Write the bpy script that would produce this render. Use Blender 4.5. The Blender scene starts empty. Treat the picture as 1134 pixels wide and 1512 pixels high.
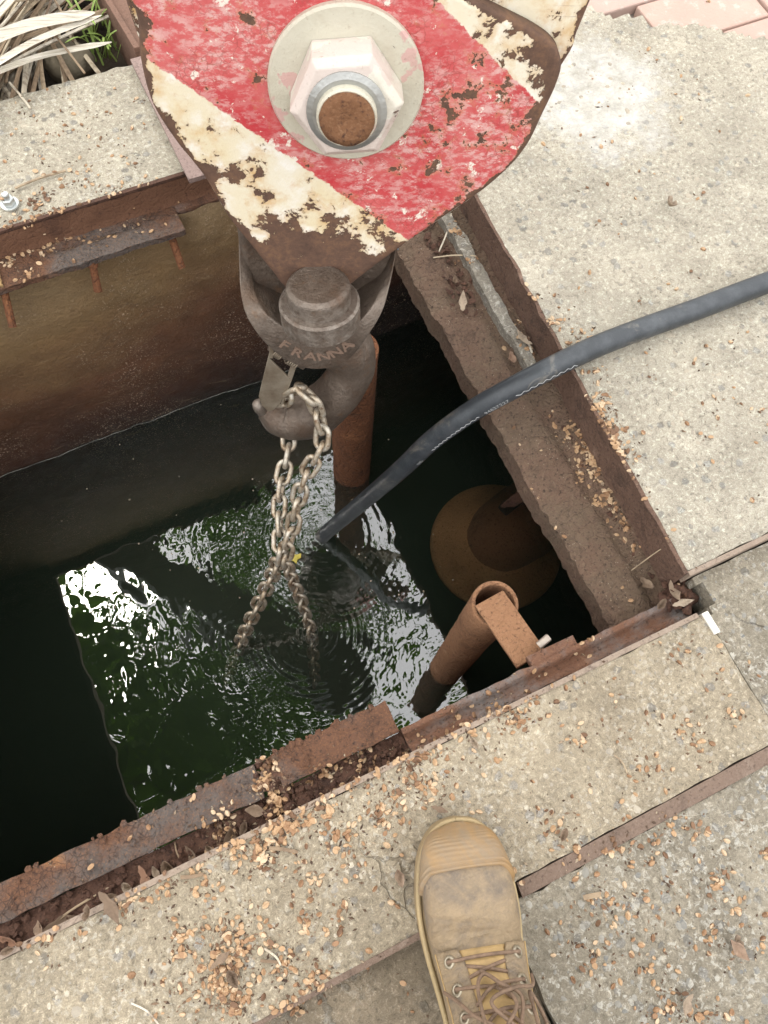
import bpy, bmesh, math, random
from mathutils import Vector as V, Matrix, noise as MN
random.seed(11)
R = math.radians
S = bpy.context.scene
COL = S.collection

# ------------------------------------------------------------------ camera
FPX, CAMH = 1136.0, 0.95
AX = V((0.9053115, -0.4221537, 0.0468752))      # camera right in the world
AY = V((-0.3802109, -0.8546302, -0.3536197))    # camera down
AZ = V((0.1893428, 0.3023136, -0.9342140))      # camera forward
cam = bpy.data.objects.new('camera', bpy.data.cameras.new('camera'))
COL.objects.link(cam)
m3 = Matrix((AX, -AY, -AZ)).transposed()
cam.matrix_world = Matrix.Translation((0, 0, CAMH)) @ m3.to_4x4()
cam.data.sensor_fit = 'VERTICAL'
cam.data.sensor_height = 36.0
cam.data.lens = 36.0 * FPX / 1512.0
cam.data.clip_start = 0.01
cam.data.clip_end = 2000
S.camera = cam
# ------------------------------------------------------------------ light
SUN_EL, SUN_AZ = R(62), R(-40)
w = bpy.data.worlds.new('World'); S.world = w; w.use_nodes = True
wt = w.node_tree
sky = wt.nodes.new('ShaderNodeTexSky'); sky.sky_type = 'NISHITA'; sky.sun_disc = False
sky.sun_elevation = SUN_EL; sky.sun_rotation = SUN_AZ
sky.air_density = 1.0; sky.dust_density = 4.0; sky.ozone_density = 1.0
hs = wt.nodes.new('ShaderNodeHueSaturation'); hs.inputs['Saturation'].default_value = 0.30
bgn = wt.nodes['Background']; bgn.inputs['Strength'].default_value = 0.15
wt.links.new(sky.outputs[0], hs.inputs['Color'])
wtc = wt.nodes.new('ShaderNodeTexCoord'); wsp = wt.nodes.new('ShaderNodeSeparateXYZ'); wt.links.new(wtc.outputs['Generated'], wsp.inputs[0])
wmr = wt.nodes.new('ShaderNodeMapRange'); wt.links.new(wsp.outputs[2], wmr.inputs[0])      # overcast dome: brighter overhead than at the horizon
wmr.inputs[1].default_value = 0; wmr.inputs[2].default_value = 1; wmr.inputs[3].default_value = .6; wmr.inputs[4].default_value = 2.05
wmx = wt.nodes.new('ShaderNodeVectorMath'); wmx.operation = 'SCALE'
wmc = wt.nodes.new('ShaderNodeMix'); wmc.data_type = 'RGBA'; wmc.inputs[0].default_value = .85       # high even cloud
wt.links.new(hs.outputs[0], wmc.inputs[6]); wmc.inputs[7].default_value = (6.3, 6.3, 6.3, 1)
wt.links.new(wmc.outputs[2], wmx.inputs[0]); wt.links.new(wmr.outputs[0], wmx.inputs['Scale']); wt.links.new(wmx.outputs[0], bgn.inputs['Color'])
sun = bpy.data.objects.new('sun', bpy.data.lights.new('sun', 'SUN')); COL.objects.link(sun)
sun.data.energy = 1.5; sun.data.angle = R(22); sun.data.color = (1.0, 0.95, 0.86)
sd = V((math.sin(SUN_AZ) * math.cos(SUN_EL), math.cos(SUN_AZ) * math.cos(SUN_EL), math.sin(SUN_EL)))
sun.rotation_euler = sd.to_track_quat('Z', 'Y').to_euler(); sun.location = sd * 20
S.view_settings.view_transform = 'Standard'; S.view_settings.look = 'None'
S.view_settings.gamma = 1.0; S.view_settings.use_curve_mapping = False
S.view_settings.exposure = 0.94
S.render.engine = 'CYCLES'
S.cycles.use_denoising = True
S.cycles.max_bounces = 8; S.cycles.transparent_max_bounces = 16
S.cycles.sample_clamp_indirect = 8

# ------------------------------------------------------------------ measuring helpers
O = V((0, 0, CAMH))
def ray(px, py): return AX * (px - 567) + AY * (py - 756) + AZ * FPX
def W(px, py, z=0.0):
    d = ray(px, py); return O + d * ((z - CAMH) / d.z)
def D(px, py, dep): return O + ray(px, py) * (dep / FPX)
def n3(p, s, o=0.0): return MN.noise(V((p[0] * s + o, p[1] * s - o, p[2] * s + 2 * o)))
def fb(p, s, o=0.0): return MN.fractal(V((p[0] * s + o, p[1] * s - o, p[2] * s)), 1.0, 2.0, 4)

# ------------------------------------------------------------------ node helpers
class NT:
    def __init__(s, name):
        s.m = bpy.data.materials.new(name); s.m.use_nodes = True
        s.t = s.m.node_tree; s.b = s.t.nodes['Principled BSDF']
        s.tc = s.t.nodes.new('ShaderNodeTexCoord'); s.co = s.tc.outputs['Object']
    def L(s, v, sock):
        if isinstance(v, bpy.types.NodeSocket): s.t.links.new(v, sock)
        elif isinstance(v, (tuple, list)):
            sock.default_value = (tuple(v) + (1.0,)) if (len(v) == 3 and sock.type == 'RGBA') else tuple(v)
        else: sock.default_value = v
    def geo(s): s.co = s.t.nodes.new('ShaderNodeNewGeometry').outputs['Position']; return s
    def mapv(s, scale=(1, 1, 1), rot=(0, 0, 0), loc=(0, 0, 0)):
        n = s.t.nodes.new('ShaderNodeMapping'); s.t.links.new(s.co, n.inputs[0])
        n.inputs['Scale'].default_value = scale; n.inputs['Rotation'].default_value = rot; n.inputs['Location'].default_value = loc
        return n.outputs[0]
    def noise(s, sc, det=5, rough=.6, dist=0, co=None, color=False):
        n = s.t.nodes.new('ShaderNodeTexNoise'); s.t.links.new(co or s.co, n.inputs['Vector'])
        n.inputs['Scale'].default_value = sc; n.inputs['Detail'].default_value = det
        n.inputs['Roughness'].default_value = rough; n.inputs['Distortion'].default_value = dist
        return n.outputs[1 if color else 0]
    def vor(s, sc, out='Distance', feat='F1', rnd=1.0, co=None):
        n = s.t.nodes.new('ShaderNodeTexVoronoi'); n.feature = feat; s.t.links.new(co or s.co, n.inputs['Vector'])
        n.inputs['Scale'].default_value = sc; n.inputs['Randomness'].default_value = rnd
        return n.outputs[out]
    def warp(s, amt, sc):
        n = s.t.nodes.new('ShaderNodeVectorMath'); n.operation = 'MULTIPLY_ADD'
        s.t.links.new(s.noise(sc, 3, color=True), n.inputs[0]); n.inputs[1].default_value = (amt,) * 3
        s.t.links.new(s.co, n.inputs[2]); return n.outputs[0]
    def ramp(s, f, stops, interp='LINEAR'):
        n = s.t.nodes.new('ShaderNodeValToRGB'); r = n.color_ramp; r.interpolation = interp
        while len(r.elements) < len(stops): r.elements.new(0.5)
        for e, (p, c) in zip(r.elements, stops):
            e.position = p; c = (c, c, c) if not isinstance(c, (tuple, list)) else c; e.color = tuple(c) + (1.0,)
        s.L(f, n.inputs[0]); return n.outputs[0]
    def mix(s, f, a, b, mode='MIX'):
        n = s.t.nodes.new('ShaderNodeMix'); n.data_type = 'RGBA'; n.blend_type = mode
        s.L(f, n.inputs[0]); s.L(a, n.inputs[6]); s.L(b, n.inputs[7]); return n.outputs[2]
    def ma(s, op, a, b=0.0, c=0.0):
        n = s.t.nodes.new('ShaderNodeMath'); n.operation = op
        s.L(a, n.inputs[0]); s.L(b, n.inputs[1])
        if op == 'MULTIPLY_ADD': s.L(c, n.inputs[2])
        return n.outputs[0]
    def step(s, f, lo, hi):
        n = s.t.nodes.new('ShaderNodeMapRange'); s.L(f, n.inputs[0])
        n.inputs[1].default_value = lo; n.inputs[2].default_value = hi; n.clamp = True
        return n.outputs[0]
    def sep(s, co=None):
        n = s.t.nodes.new('ShaderNodeSeparateXYZ'); s.t.links.new(co or s.co, n.inputs[0]); return n.outputs
    def dist(s, p):
        n = s.t.nodes.new('ShaderNodeVectorMath'); n.operation = 'DISTANCE'
        s.t.links.new(s.co, n.inputs[0]); n.inputs[1].default_value = p; return n.outputs['Value']
    def attr(s, name):
        n = s.t.nodes.new('ShaderNodeAttribute'); n.attribute_name = name; return n.outputs['Fac']
    def rnd(s): return s.t.nodes.new('ShaderNodeObjectInfo').outputs['Random']
    def bump(s, h, dist, strength=1.0, prev=None):
        n = s.t.nodes.new('ShaderNodeBump'); s.L(h, n.inputs['Height'])
        n.inputs['Distance'].default_value = dist; n.inputs['Strength'].default_value = strength
        if prev is not None: s.t.links.new(prev, n.inputs['Normal'])
        return n.outputs[0]
    def out(s, col=None, rough=None, metal=None, nrm=None, spec=None):
        b = s.b
        if col is not None: s.L(col, b.inputs['Base Color'])
        if rough is not None: s.L(rough, b.inputs['Roughness'])
        if metal is not None: s.L(metal, b.inputs['Metallic'])
        if spec is not None: s.L(spec, b.inputs['Specular IOR Level'])
        if nrm is not None: s.t.links.new(nrm, b.inputs['Normal'])
        return s.m

def rust(name, dark=(.05, .024, .014), mid=(.15, .07, .04), light=(.30, .15, .075), grey=None, sc=14, bump=.004, ro=.85, speck=0.0, glo=0.0, crack=0.0):
    n = NT(name).geo(); wp = n.warp(.03, 20)
    a = n.noise(sc, 9, .68, .4, co=wp)
    c = n.ramp(a, [(.28, dark), (.47, mid), (.6, mid), (.74, light)])
    if grey:
        g = n.step(n.noise(sc * .5, 7, .65), .46, .58); c = n.mix(g, c, n.mix(n.noise(90, 4), tuple(x * .6 for x in grey), tuple(x * 1.3 for x in grey)))
    f = n.noise(380, 5, .7)
    c = n.mix(n.step(f, .5, .75), c, n.mix(.5, c, light))
    c = n.mix(n.step(n.noise(210, 4, .6), .55, .72), c, dark)
    if speck:
        sp = n.step(n.vor(260), .16, .08); sp = n.ma('MULTIPLY', sp, n.step(n.noise(25, 4), .5, .6))
        c = n.mix(n.ma('MULTIPLY', sp, speck), c, (.62, .52, .40))
    fl = n.vor(60, feat='DISTANCE_TO_EDGE', co=wp)
    if crack: c = n.mix(n.ma('MULTIPLY', n.ma('MULTIPLY', n.step(n.vor(130, feat='DISTANCE_TO_EDGE', co=wp), .10, .02), n.step(n.noise(22, 6, .7), .5, .6)), crack), c, tuple(x * .35 for x in dark))
    h = n.ma('ADD', n.ma('MULTIPLY', n.noise(55, 9, .72), 1.0), n.ma('MULTIPLY', n.step(fl, 0, .12), .16))
    return n.out(c, n.ramp(a, [(.3, ro - glo), (.7, ro)]), None, n.bump(h, bump))

def concrete(name, base=(.43, .375, .285), sandlo=.68, stone=(.23, .22, .205), dirt=(.19, .145, .095), dirtamt=.5, lichen=0.0, patch=None, stones=.84):
    n = NT(name).geo(); wp = n.warp(.010, 90)
    med = n.noise(14, 8, .68)
    c = n.mix(n.step(med, .3, .7), tuple(x * sandlo for x in base), tuple(min(x * 1.18, .8) for x in base))
    # larger exposed stones, few of them
    v = n.vor(72, co=wp); sv = n.sep(n.vor(72, out='Color', co=wp))
    isst = n.ma('MULTIPLY', n.ma('GREATER_THAN', sv[0], stones), n.step(v, .46, .34))
    c = n.mix(n.ma('MULTIPLY', isst, .75), c, n.mix(sv[1], tuple(x * .65 for x in stone), tuple(x * 1.5 for x in stone)))
    # bright worn paste and dark pits between the grains, in ragged curls
    g = n.noise(150, 7, .76, .5)
    c = n.mix(n.ma('MULTIPLY', n.step(g, .54, .64), .72), c, tuple(min(x * 1.75 + .06, .82) for x in base))
    c = n.mix(n.ma('MULTIPLY', n.step(g, .46, .385), .78), c, tuple(x * .40 for x in base))
    g2 = n.noise(620, 3, .7); c = n.mix(n.step(g2, .46, .60), n.mix(.35, c, (.12, .10, .075)), c)
    lowf = n.noise(2.3, 6, .6, .6); c = n.mix(n.ma('MULTIPLY', n.step(lowf, .52, .70), .42), c, tuple(x * .55 for x in base))
    c = n.mix(n.ma('MULTIPLY', n.step(lowf, .46, .30), .35), c, tuple(min(.85, x * 1.45) for x in base))
    ce = n.vor(2.6, feat='DISTANCE_TO_EDGE', co=n.warp(.16, 9)); ck = n.ma('MULTIPLY', n.step(ce, .006, .002), n.step(n.noise(3.1, 4, .6), .55, .62))
    c = n.mix(n.ma('MULTIPLY', ck, .40), c, (.07, .055, .04))
    if lichen:
        lf = n.ma('MULTIPLY', n.step(n.noise(120, 8, .76, .6), .53, .58), n.step(n.noise(8, 5, .65), .40, .58))
        c = n.mix(n.ma('MULTIPLY', lf, lichen), c, (.78, .75, .67))
    dm = n.ma('MULTIPLY', n.step(n.noise(4.5, 8, .7, .5), .46, .68), dirtamt)
    c = n.mix(dm, c, n.mix(.45, c, dirt))
    if patch:
        pd = n.ma('ADD', n.dist(patch), n.ma('MULTIPLY', n.ma('SUBTRACT', n.noise(14, 7, .7), .5), .26))
        pm = n.step(n.ma('ADD', pd, n.ma('MULTIPLY', n.ma('SUBTRACT', n.noise(70, 6, .75), .5), .10)), .150, .085)
        c = n.mix(n.ma('MULTIPLY', pm, .55), c, n.mix(n.step(n.noise(38, 8, .7), .35, .62), (.42, .40, .36), (.74, .72, .69)))
    h = n.ma('ADD', n.ma('MULTIPLY', g, .9), n.ma('MULTIPLY', isst, .3))
    h = n.ma('ADD', h, n.ma('SUBTRACT', n.ma('MULTIPLY', g2, .25), n.ma('MULTIPLY', ck, .8)))
    return n.out(c, .9, None, n.bump(h, .0030), .25)

# ------------------------------------------------------------------ mesh helpers
class MB:
    def __init__(s): s.v = []; s.f = []
    def add(s, vs, fs):
        o = len(s.v); s.v += [V(p) for p in vs]; s.f += [[i + o for i in f] for f in fs]; return o
    def box(s, c, hx, hy, hz):
        c = V(c); vs = [c + V(hx) * a + V(hy) * b + V(hz) * d for a in (-1, 1) for b in (-1, 1) for d in (-1, 1)]
        s.add(vs, [(0, 1, 3, 2), (4, 6, 7, 5), (0, 4, 5, 1), (2, 3, 7, 6), (0, 2, 6, 4), (1, 5, 7, 3)]); return s
    def prism(s, poly, ext):
        n = len(poly); poly = [V(p) for p in poly]; ext = V(ext)
        s.add(poly + [p + ext for p in poly], [list(range(n))[::-1], list(range(n, 2 * n))] + [(i, (i + 1) % n, n + (i + 1) % n, n + i) for i in range(n)]); return s
    def tube(s, path, rad, n=10, cap=True, flat=1.0, up=None):
        path = [V(p) for p in path]; m = len(path)
        if not isinstance(rad, (list, tuple)): rad = [rad] * m
        ref = V(up) if up else None; rings = []
        for i, p in enumerate(path):
            t = (path[min(i + 1, m - 1)] - path[max(i - 1, 0)]).normalized()
            if ref is None: ref = V((0, 0, 1)) if abs(t.z) < .9 else V((1, 0, 0))
            a = (ref - t * ref.dot(t)); a = a.normalized() if a.length > 1e-6 else t.orthogonal().normalized()
            ref = a; b = t.cross(a)
            rings += [p + (a * math.cos(2 * math.pi * k / n) * flat + b * math.sin(2 * math.pi * k / n)) * rad[i] for k in range(n)]
        fs = [(i * n + k, i * n + (k + 1) % n, (i + 1) * n + (k + 1) % n, (i + 1) * n + k) for i in range(m - 1) for k in range(n)]
        if cap: fs += [list(range(n))[::-1], list(range((m - 1) * n, m * n))]
        s.add(rings, fs); return s
    def lathe(s, c, axis, prof, n=40, cap=True):
        c = V(c); t = V(axis).normalized(); a = t.orthogonal().normalized(); b = t.cross(a); m = len(prof)
        vs = [c + t * h + (a * math.cos(2 * math.pi * k / n) + b * math.sin(2 * math.pi * k / n)) * r for r, h in prof for k in range(n)]
        fs = [(i * n + k, i * n + (k + 1) % n, (i + 1) * n + (k + 1) % n, (i + 1) * n + k) for i in range(m - 1) for k in range(n)]
        if cap: fs += [list(range(n))[::-1], list(range((m - 1) * n, m * n))]
        s.add(vs, fs); return s
    def noise(s, amp, sc, o=0.0):
        for p in s.v: p += V((n3(p, sc, o), n3(p, sc, o + 9), n3(p, sc, o + 21))) * amp
        return s
    def build(s, name, mat, parent=None, smooth=False, bevel=0, seg=2, sub=0):
        me = bpy.data.meshes.new(name)
        off = parent.matrix_world.translation.copy() if parent else V((0, 0, 0))
        me.from_pydata([p - off for p in s.v], [], s.f)
        bm = bmesh.new(); bm.from_mesh(me); bmesh.ops.recalc_face_normals(bm, faces=bm.faces); bm.to_mesh(me); bm.free()
        if smooth: me.polygons.foreach_set('use_smooth', [True] * len(me.polygons))
        me.materials.append(mat)
        ob = bpy.data.objects.new(name, me); COL.objects.link(ob)
        if parent: ob.parent = parent
        if sub:
            md = ob.modifiers.new('sub', 'SUBSURF'); md.levels = md.render_levels = sub
        if bevel:
            md = ob.modifiers.new('bevel', 'BEVEL'); md.width = bevel; md.segments = seg; md.limit_method = 'ANGLE'; md.angle_limit = R(35)
            if smooth is not True: pass
        return ob
def sharp(ob, ang=40):
    me = ob.data; bm = bmesh.new(); bm.from_mesh(me)
    for e in bm.edges:
        e.smooth = not (len(e.link_faces) == 2 and e.calc_face_angle(0) > R(ang))
    for f in bm.faces: f.smooth = True
    bm.to_mesh(me); bm.free(); return ob

def tag(o, label=None, cat=None, group=None, kind=None):
    if label: o['label'] = label
    if cat: o['category'] = cat
    if group: o['group'] = group
    if kind: o['kind'] = kind
    return o
def thing(name, label, cat, loc, group=None):
    o = bpy.data.objects.new(name, None); COL.objects.link(o); o.location = loc; o.empty_display_size = .05
    o.matrix_world = Matrix.Translation(V(loc)); return tag(o, label, cat, group)

def hf(name, x0, x1, y0, y1, step, zf, depth, mat, parent=None, keep=None, mp=None, jit=.0, js=40, smooth=True):
    """a slab: uneven top sheet with crumbled edge, sides and underside"""
    nx = max(1, int((x1 - x0) / step)); ny = max(1, int((y1 - y0) / step)); bm = bmesh.new(); g = {}
    for i in range(nx + 1):
        for j in range(ny + 1):
            x = x0 + (x1 - x0) * i / nx; y = y0 + (y1 - y0) * j / ny
            if mp: x, y = mp(x, y)
            g[i, j] = bm.verts.new((x, y, zf(x, y)))
    for i in range(nx):
        for j in range(ny):
            q = [g[i, j], g[i + 1, j], g[i + 1, j + 1], g[i, j + 1]]
            c = sum((k.co for k in q), V()) / 4
            if keep is None or keep(c.x, c.y): bm.faces.new(q)
    for k in [k for k in bm.verts if not k.link_faces]: bm.verts.remove(k)
    be = [e for e in bm.edges if e.is_boundary]
    if jit:
        for k in {k for e in be for k in e.verts}:
            k.co.x += n3(k.co, js, 3) * jit; k.co.y += n3(k.co, js, 7) * jit; k.co.z -= abs(n3(k.co, js * 1.7, 5)) * jit * .7
    ex = bmesh.ops.extrude_edge_only(bm, edges=be)['geom']
    for k in ex:
        if isinstance(k, bmesh.types.BMVert): k.co.z -= depth
    bmesh.ops.recalc_face_normals(bm, faces=bm.faces)
    for f in bm.faces: f.smooth = smooth
    for e in be: e.smooth = False
    off = parent.matrix_world.translation if parent else V()
    if parent: bmesh.ops.translate(bm, verts=bm.verts, vec=-off)
    me = bpy.data.meshes.new(name); bm.to_mesh(me); bm.free(); me.materials.append(mat)
    ob = bpy.data.objects.new(name, me); COL.objects.link(ob)
    if parent: ob.parent = parent
    return ob
def spline(pts, n=8):
    pts = [V(p) for p in pts]; out = []
    for i in range(len(pts) - 1):
        p0 = pts[max(i - 1, 0)]; p1 = pts[i]; p2 = pts[i + 1]; p3 = pts[min(i + 2, len(pts) - 1)]
        for k in range(n):
            t = k / n
            out.append(.5 * ((2 * p1) + (p2 - p0) * t + (2 * p0 - 5 * p1 + 4 * p2 - p3) * t * t + (3 * p1 - p0 - 3 * p2 + p3) * t ** 3))
    return out + [pts[-1]]
def resample(path, d):
    out = [path[0]]; acc = 0.0
    for a, b in zip(path, path[1:]):
        L = (b - a).length; t = d - acc
        while t <= L: out.append(a.lerp(b, t / L)); t += d
        acc = (acc + L) % d if True else 0
    return out

# ------------------------------------------------------------------ materials
WATER_Z = -0.62
C_near = concrete('concrete_near', (.40, .335, .24), dirtamt=.55, lichen=.25)
C_grey = concrete('concrete_weathered_grey', (.315, .275, .21), stone=(.19, .185, .175), dirtamt=.5, lichen=.42, dirt=(.15, .13, .10))
C_mud = concrete('concrete_muddy', (.25, .20, .14), stone=(.17, .15, .12), dirtamt=.8, lichen=.2)
C_pale = concrete('concrete_pale', (.48, .43, .345), sandlo=.72, stone=(.27, .265, .25), dirtamt=.3, lichen=.15, patch=tuple(W(880, 145, .02)))
C_back = concrete('concrete_back', (.47, .42, .33), sandlo=.7, dirtamt=.35, lichen=.3)
C_strip = concrete('concrete_strip', (.26, .235, .195), dirtamt=.6, lichen=.5)
M_rust = rust('rusty_steel', grey=(.17, .15, .14))
M_rustplate = rust('flaking_rusty_plate', (.035, .018, .012), (.135, .062, .034), (.36, .165, .065), grey=(.115, .092, .08), bump=.008, sc=15, crack=.55)
M_rustdark = rust('dark_rust', (.028, .014, .01), (.085, .04, .025), (.19, .09, .05), sc=20)
M_pipe = rust('pipe_rust', (.045, .018, .01), (.20, .075, .03), (.40, .17, .07), sc=26, bump=.010)
M_pipe2 = rust('dry_pipe_rust', (.10, .042, .02), (.30, .15, .075), (.45, .26, .145), sc=17, bump=.007)
M_ledge = rust('corroded_ledge', (.040, .022, .015), (.165, .10, .066), (.30, .205, .135), grey=(.165, .11, .072), bump=.012, speck=1.0, sc=24)
M_edge = rust('worn_edge_steel', (.12, .085, .065), (.27, .205, .155), (.40, .33, .27), sc=18, bump=.002)
M_joint = rust('joint_steel', (.08, .052, .038), (.18, .122, .09), (.30, .23, .18), sc=26, bump=.004)

def m_simple(name, col, rough=.6, metal=0, bump=0, bsc=100, var=.25, vsc=20):
    n = NT(name)
    c = n.mix(n.step(n.noise(vsc, 6, .65), .3, .7), tuple(x * (1 - var) for x in col), tuple(min(1, x * (1 + var)) for x in col))
    return n.out(c, n.ramp(n.noise(vsc * 2.3, 5), [(.3, max(.05, rough - .1)), (.7, min(1, rough + .1))]), metal, n.bump(n.noise(bsc, 6, .6), bump) if bump else None)

n = NT('hook_steel').geo()
a = n.noise(9, 7, .65, .5)
c = n.ramp(a, [(.3, (.075, .053, .04)), (.5, (.15, .114, .088)), (.72, (.23, .185, .15))])
c = n.mix(n.step(n.noise(120, 6, .7), .56, .74), c, (.055, .036, .025))
c = n.mix(n.step(n.noise(26, 6, .7), .6, .72), c, (.20, .115, .065))
pt = n.t.nodes.new('ShaderNodeNewGeometry').outputs['Pointiness']
edge = n.ma('MULTIPLY', n.step(pt, .515, .57), n.step(n.noise(70, 6, .7), .35, .6)); c = n.mix(n.ma('MULTIPLY', edge, .7), c, (.34, .30, .26))  # edge wear, painted paler on convex edges in place of missing highlights
c = n.mix(n.ma('MULTIPLY', n.step(n.noise(13, 7, .7, .6), .52, .66), .6), c, (.13, .075, .045))
M_hook = n.out(c, n.ramp(n.noise(40, 6, .7), [(.3, .30), (.7, .56)]), .55, n.bump(n.ma('ADD', n.noise(160, 7, .7), n.noise(35, 5, .6)), .0022))
n = NT('letter_edge'); M_letter = n.out((.26, .18, .135), .5, .3)
n = NT('latch_steel').geo()
c = n.ramp(n.noise(30, 6, .7), [(.3, (.22, .17, .12)), (.6, (.36, .31, .24)), (.75, (.42, .38, .32))])
M_latch = n.out(c, .42, .6, n.bump(n.noise(200, 5), .0008))
n = NT('chain_zinc').geo()
c = n.ramp(n.noise(55, 7, .7, .5), [(.3, (.15, .09, .05)), (.43, (.36, .28, .195)), (.58, (.48, .43, .35)), (.75, (.55, .53, .48))])
c = n.mix(n.step(n.noise(150, 5), .58, .7), c, (.16, .08, .04))
M_chain = n.out(c, n.ramp(n.noise(70, 4), [(.3, .32), (.7, .55)]), .55, n.bump(n.noise(300, 5), .0006))
n = NT('hose_rubber')
c = n.mix(n.step(n.noise(30, 7, .7), .45, .75), (.032, .037, .043), (.075, .082, .09))
c = n.mix(n.ma('MULTIPLY', n.step(n.noise(14, 8, .75, 1.0), .58, .68), .55), c, (.20, .18, .15))
M_hose = n.out(c, .38, 0, n.bump(n.noise(400, 4), .0004), .55)
M_print = m_simple('hose_print', (.42, .43, .43), .7)
M_galv = m_simple('galvanised', (.55, .57, .56), .38, .8, .0006, 200)
M_whitep = m_simple('white_paint', (.72, .68, .60), .7, 0, .001, 120)

# painted cheek plates (object space = world axes, origin at the block)
# ------------------------------------------------------------------ block frame of reference
CB = D(512, 125, 0.75)
NB = (AX * .04 + AY * .85 + AZ * -.525).normalized()       # plate normal, out towards the photographer
UB = (AX - NB * AX.dot(NB)).normalized()                    # right along the plate
VB = NB.cross(UB)                                           # up along the plate
if VB.dot(AY) > 0: VB = -VB
def PL(px, py, off=0.0):
    d = ray(px, py); return O + d * ((CB + NB * off - O).dot(NB) / d.dot(NB))
def uv(px, py):
    p = PL(px, py) - CB; return p.dot(UB), p.dot(VB)

def painted(name, striped=True, wear0=.0):
    n = NT(name)
    def comp(ax):
        q = n.t.nodes.new('ShaderNodeVectorMath'); q.operation = 'DOT_PRODUCT'; n.t.links.new(n.tc.outputs['Object'], q.inputs[0]); q.inputs[1].default_value = tuple(ax); return q.outputs['Value']
    cb = n.t.nodes.new('ShaderNodeCombineXYZ'); n.L(comp(UB), cb.inputs[0]); n.L(comp(VB), cb.inputs[1]); n.L(comp(NB), cb.inputs[2])
    n.co = cb.outputs[0]; x, y, z = n.sep()
    wear = n.attr('wear')
    cream = n.mix(n.step(n.noise(9, 6, .6), .35, .7), (.72, .62, .42), (.80, .76, .66))
    cream = n.mix(n.step(n.noise(38, 5, .6), .5, .7), cream, (.83, .80, .74))
    cream = n.mix(n.ma('MULTIPLY', n.step(n.ma('ADD', n.noise(26, 6, .65), n.ma('MULTIPLY', wear, .22)), .52, .74), .9), cream, (.60, .36, .13))
    if striped:
        (x1, y1), (x2, y2) = uv(215, 85), uv(598, 352)
        (x3, y3), (x4, y4) = uv(640, -5), uv(805, 162)
        def side(xa, ya, xb, yb):
            l = math.hypot(xb - xa, yb - ya); nx, ny = -(yb - ya) / l, (xb - xa) / l
            t = n.ma('ADD', n.ma('MULTIPLY', n.ma('SUBTRACT', x, xa), nx), n.ma('MULTIPLY', n.ma('SUBTRACT', y, ya), ny))
            return n.ma('ADD', t, n.ma('MULTIPLY', n.ma('SUBTRACT', n.noise(70, 5, .7), .5), .012))
        red_m = n.ma('MULTIPLY', n.step(side(x1, y1, x2, y2), -.0006, .0006), n.step(side(x3, y3, x4, y4), .0006, -.0006))
        red = n.mix(n.step(n.noise(13, 7, .65, .5), .36, .68), (.50, .040, .05), (.62, .16, .15))
        # sun-bleached, crackled flakes showing the pale coat below
        ck = n.mapv((60, 120, 60), (0, 0, .75))
        fk = n.noise(1.0, 9, .78, .15, co=ck)
        pale = n.ma('MULTIPLY', n.step(fk, .475, .565), n.step(n.noise(9, 5, .65), .38, .56))
        red = n.mix(n.ma('MULTIPLY', pale, .8), red, n.mix(n.noise(120, 4), (.62, .28, .26), (.78, .62, .57)))
        red = n.mix(n.step(n.noise(42, 7, .72, .3), .60, .625), red, (.80, .72, .62))
        crack = n.ma('MULTIPLY', n.step(n.vor(120, feat='DISTANCE_TO_EDGE', co=n.warp(.02, 40)), .07, .02), n.step(n.noise(16, 4), .45, .6))
        red = n.mix(n.ma('MULTIPLY', crack, .55), red, (.30, .06, .05))
        paint = n.mix(red_m, cream, red)
    else:
        paint = cream; red_m = 0.0
    # chips down to rust: more of them where the plate is worn
    f1 = n.noise(27, 9, .66, .3); f2 = n.noise(70, 6, .65, .6)
    chip = n.ma('ADD', n.ma('ADD', f1, n.ma('MULTIPLY', wear, .36)), n.ma('MULTIPLY', n.ma('SUBTRACT', f2, .5), .42))
    cm = n.step(chip, .638, .650)
    halo = n.step(chip, .57, .645)
    paint = n.mix(n.ma('MULTIPLY', halo, .35), paint, (.52, .30, .12))
    rs = n.ramp(n.ma('ADD', n.ma('MULTIPLY', n.noise(22, 8, .72), .6), n.ma('MULTIPLY', n.noise(150, 6, .75), .4)), [(.3, (.05, .027, .02)), (.5, (.12, .065, .042)), (.68, (.23, .12, .06)), (.8, (.36, .19, .08))])
    col = n.mix(cm, paint, rs)
    scr = n.ma('MULTIPLY', n.step(n.noise(1.0, 5, .7, .2, co=n.mapv((16, 420, 60), (0, 0, .55))), .635, .66), n.step(n.noise(14, 4), .5, .6))
    col = n.mix(n.ma('MULTIPLY', scr, .7), col, (.30, .17, .11))
    h = n.ma('ADD', n.ma('MULTIPLY', n.ma('SUBTRACT', 1.0, cm), .8), n.ma('MULTIPLY', n.noise(150, 7, .7), .5))
    return n.out(col, n.ramp(cm, [(0, .42), (1, .82)]), None, n.bump(h, .0012))
M_stripe = painted('peeling_red_and_cream_paint')
M_cream = painted('peeling_cream_paint', False)

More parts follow.
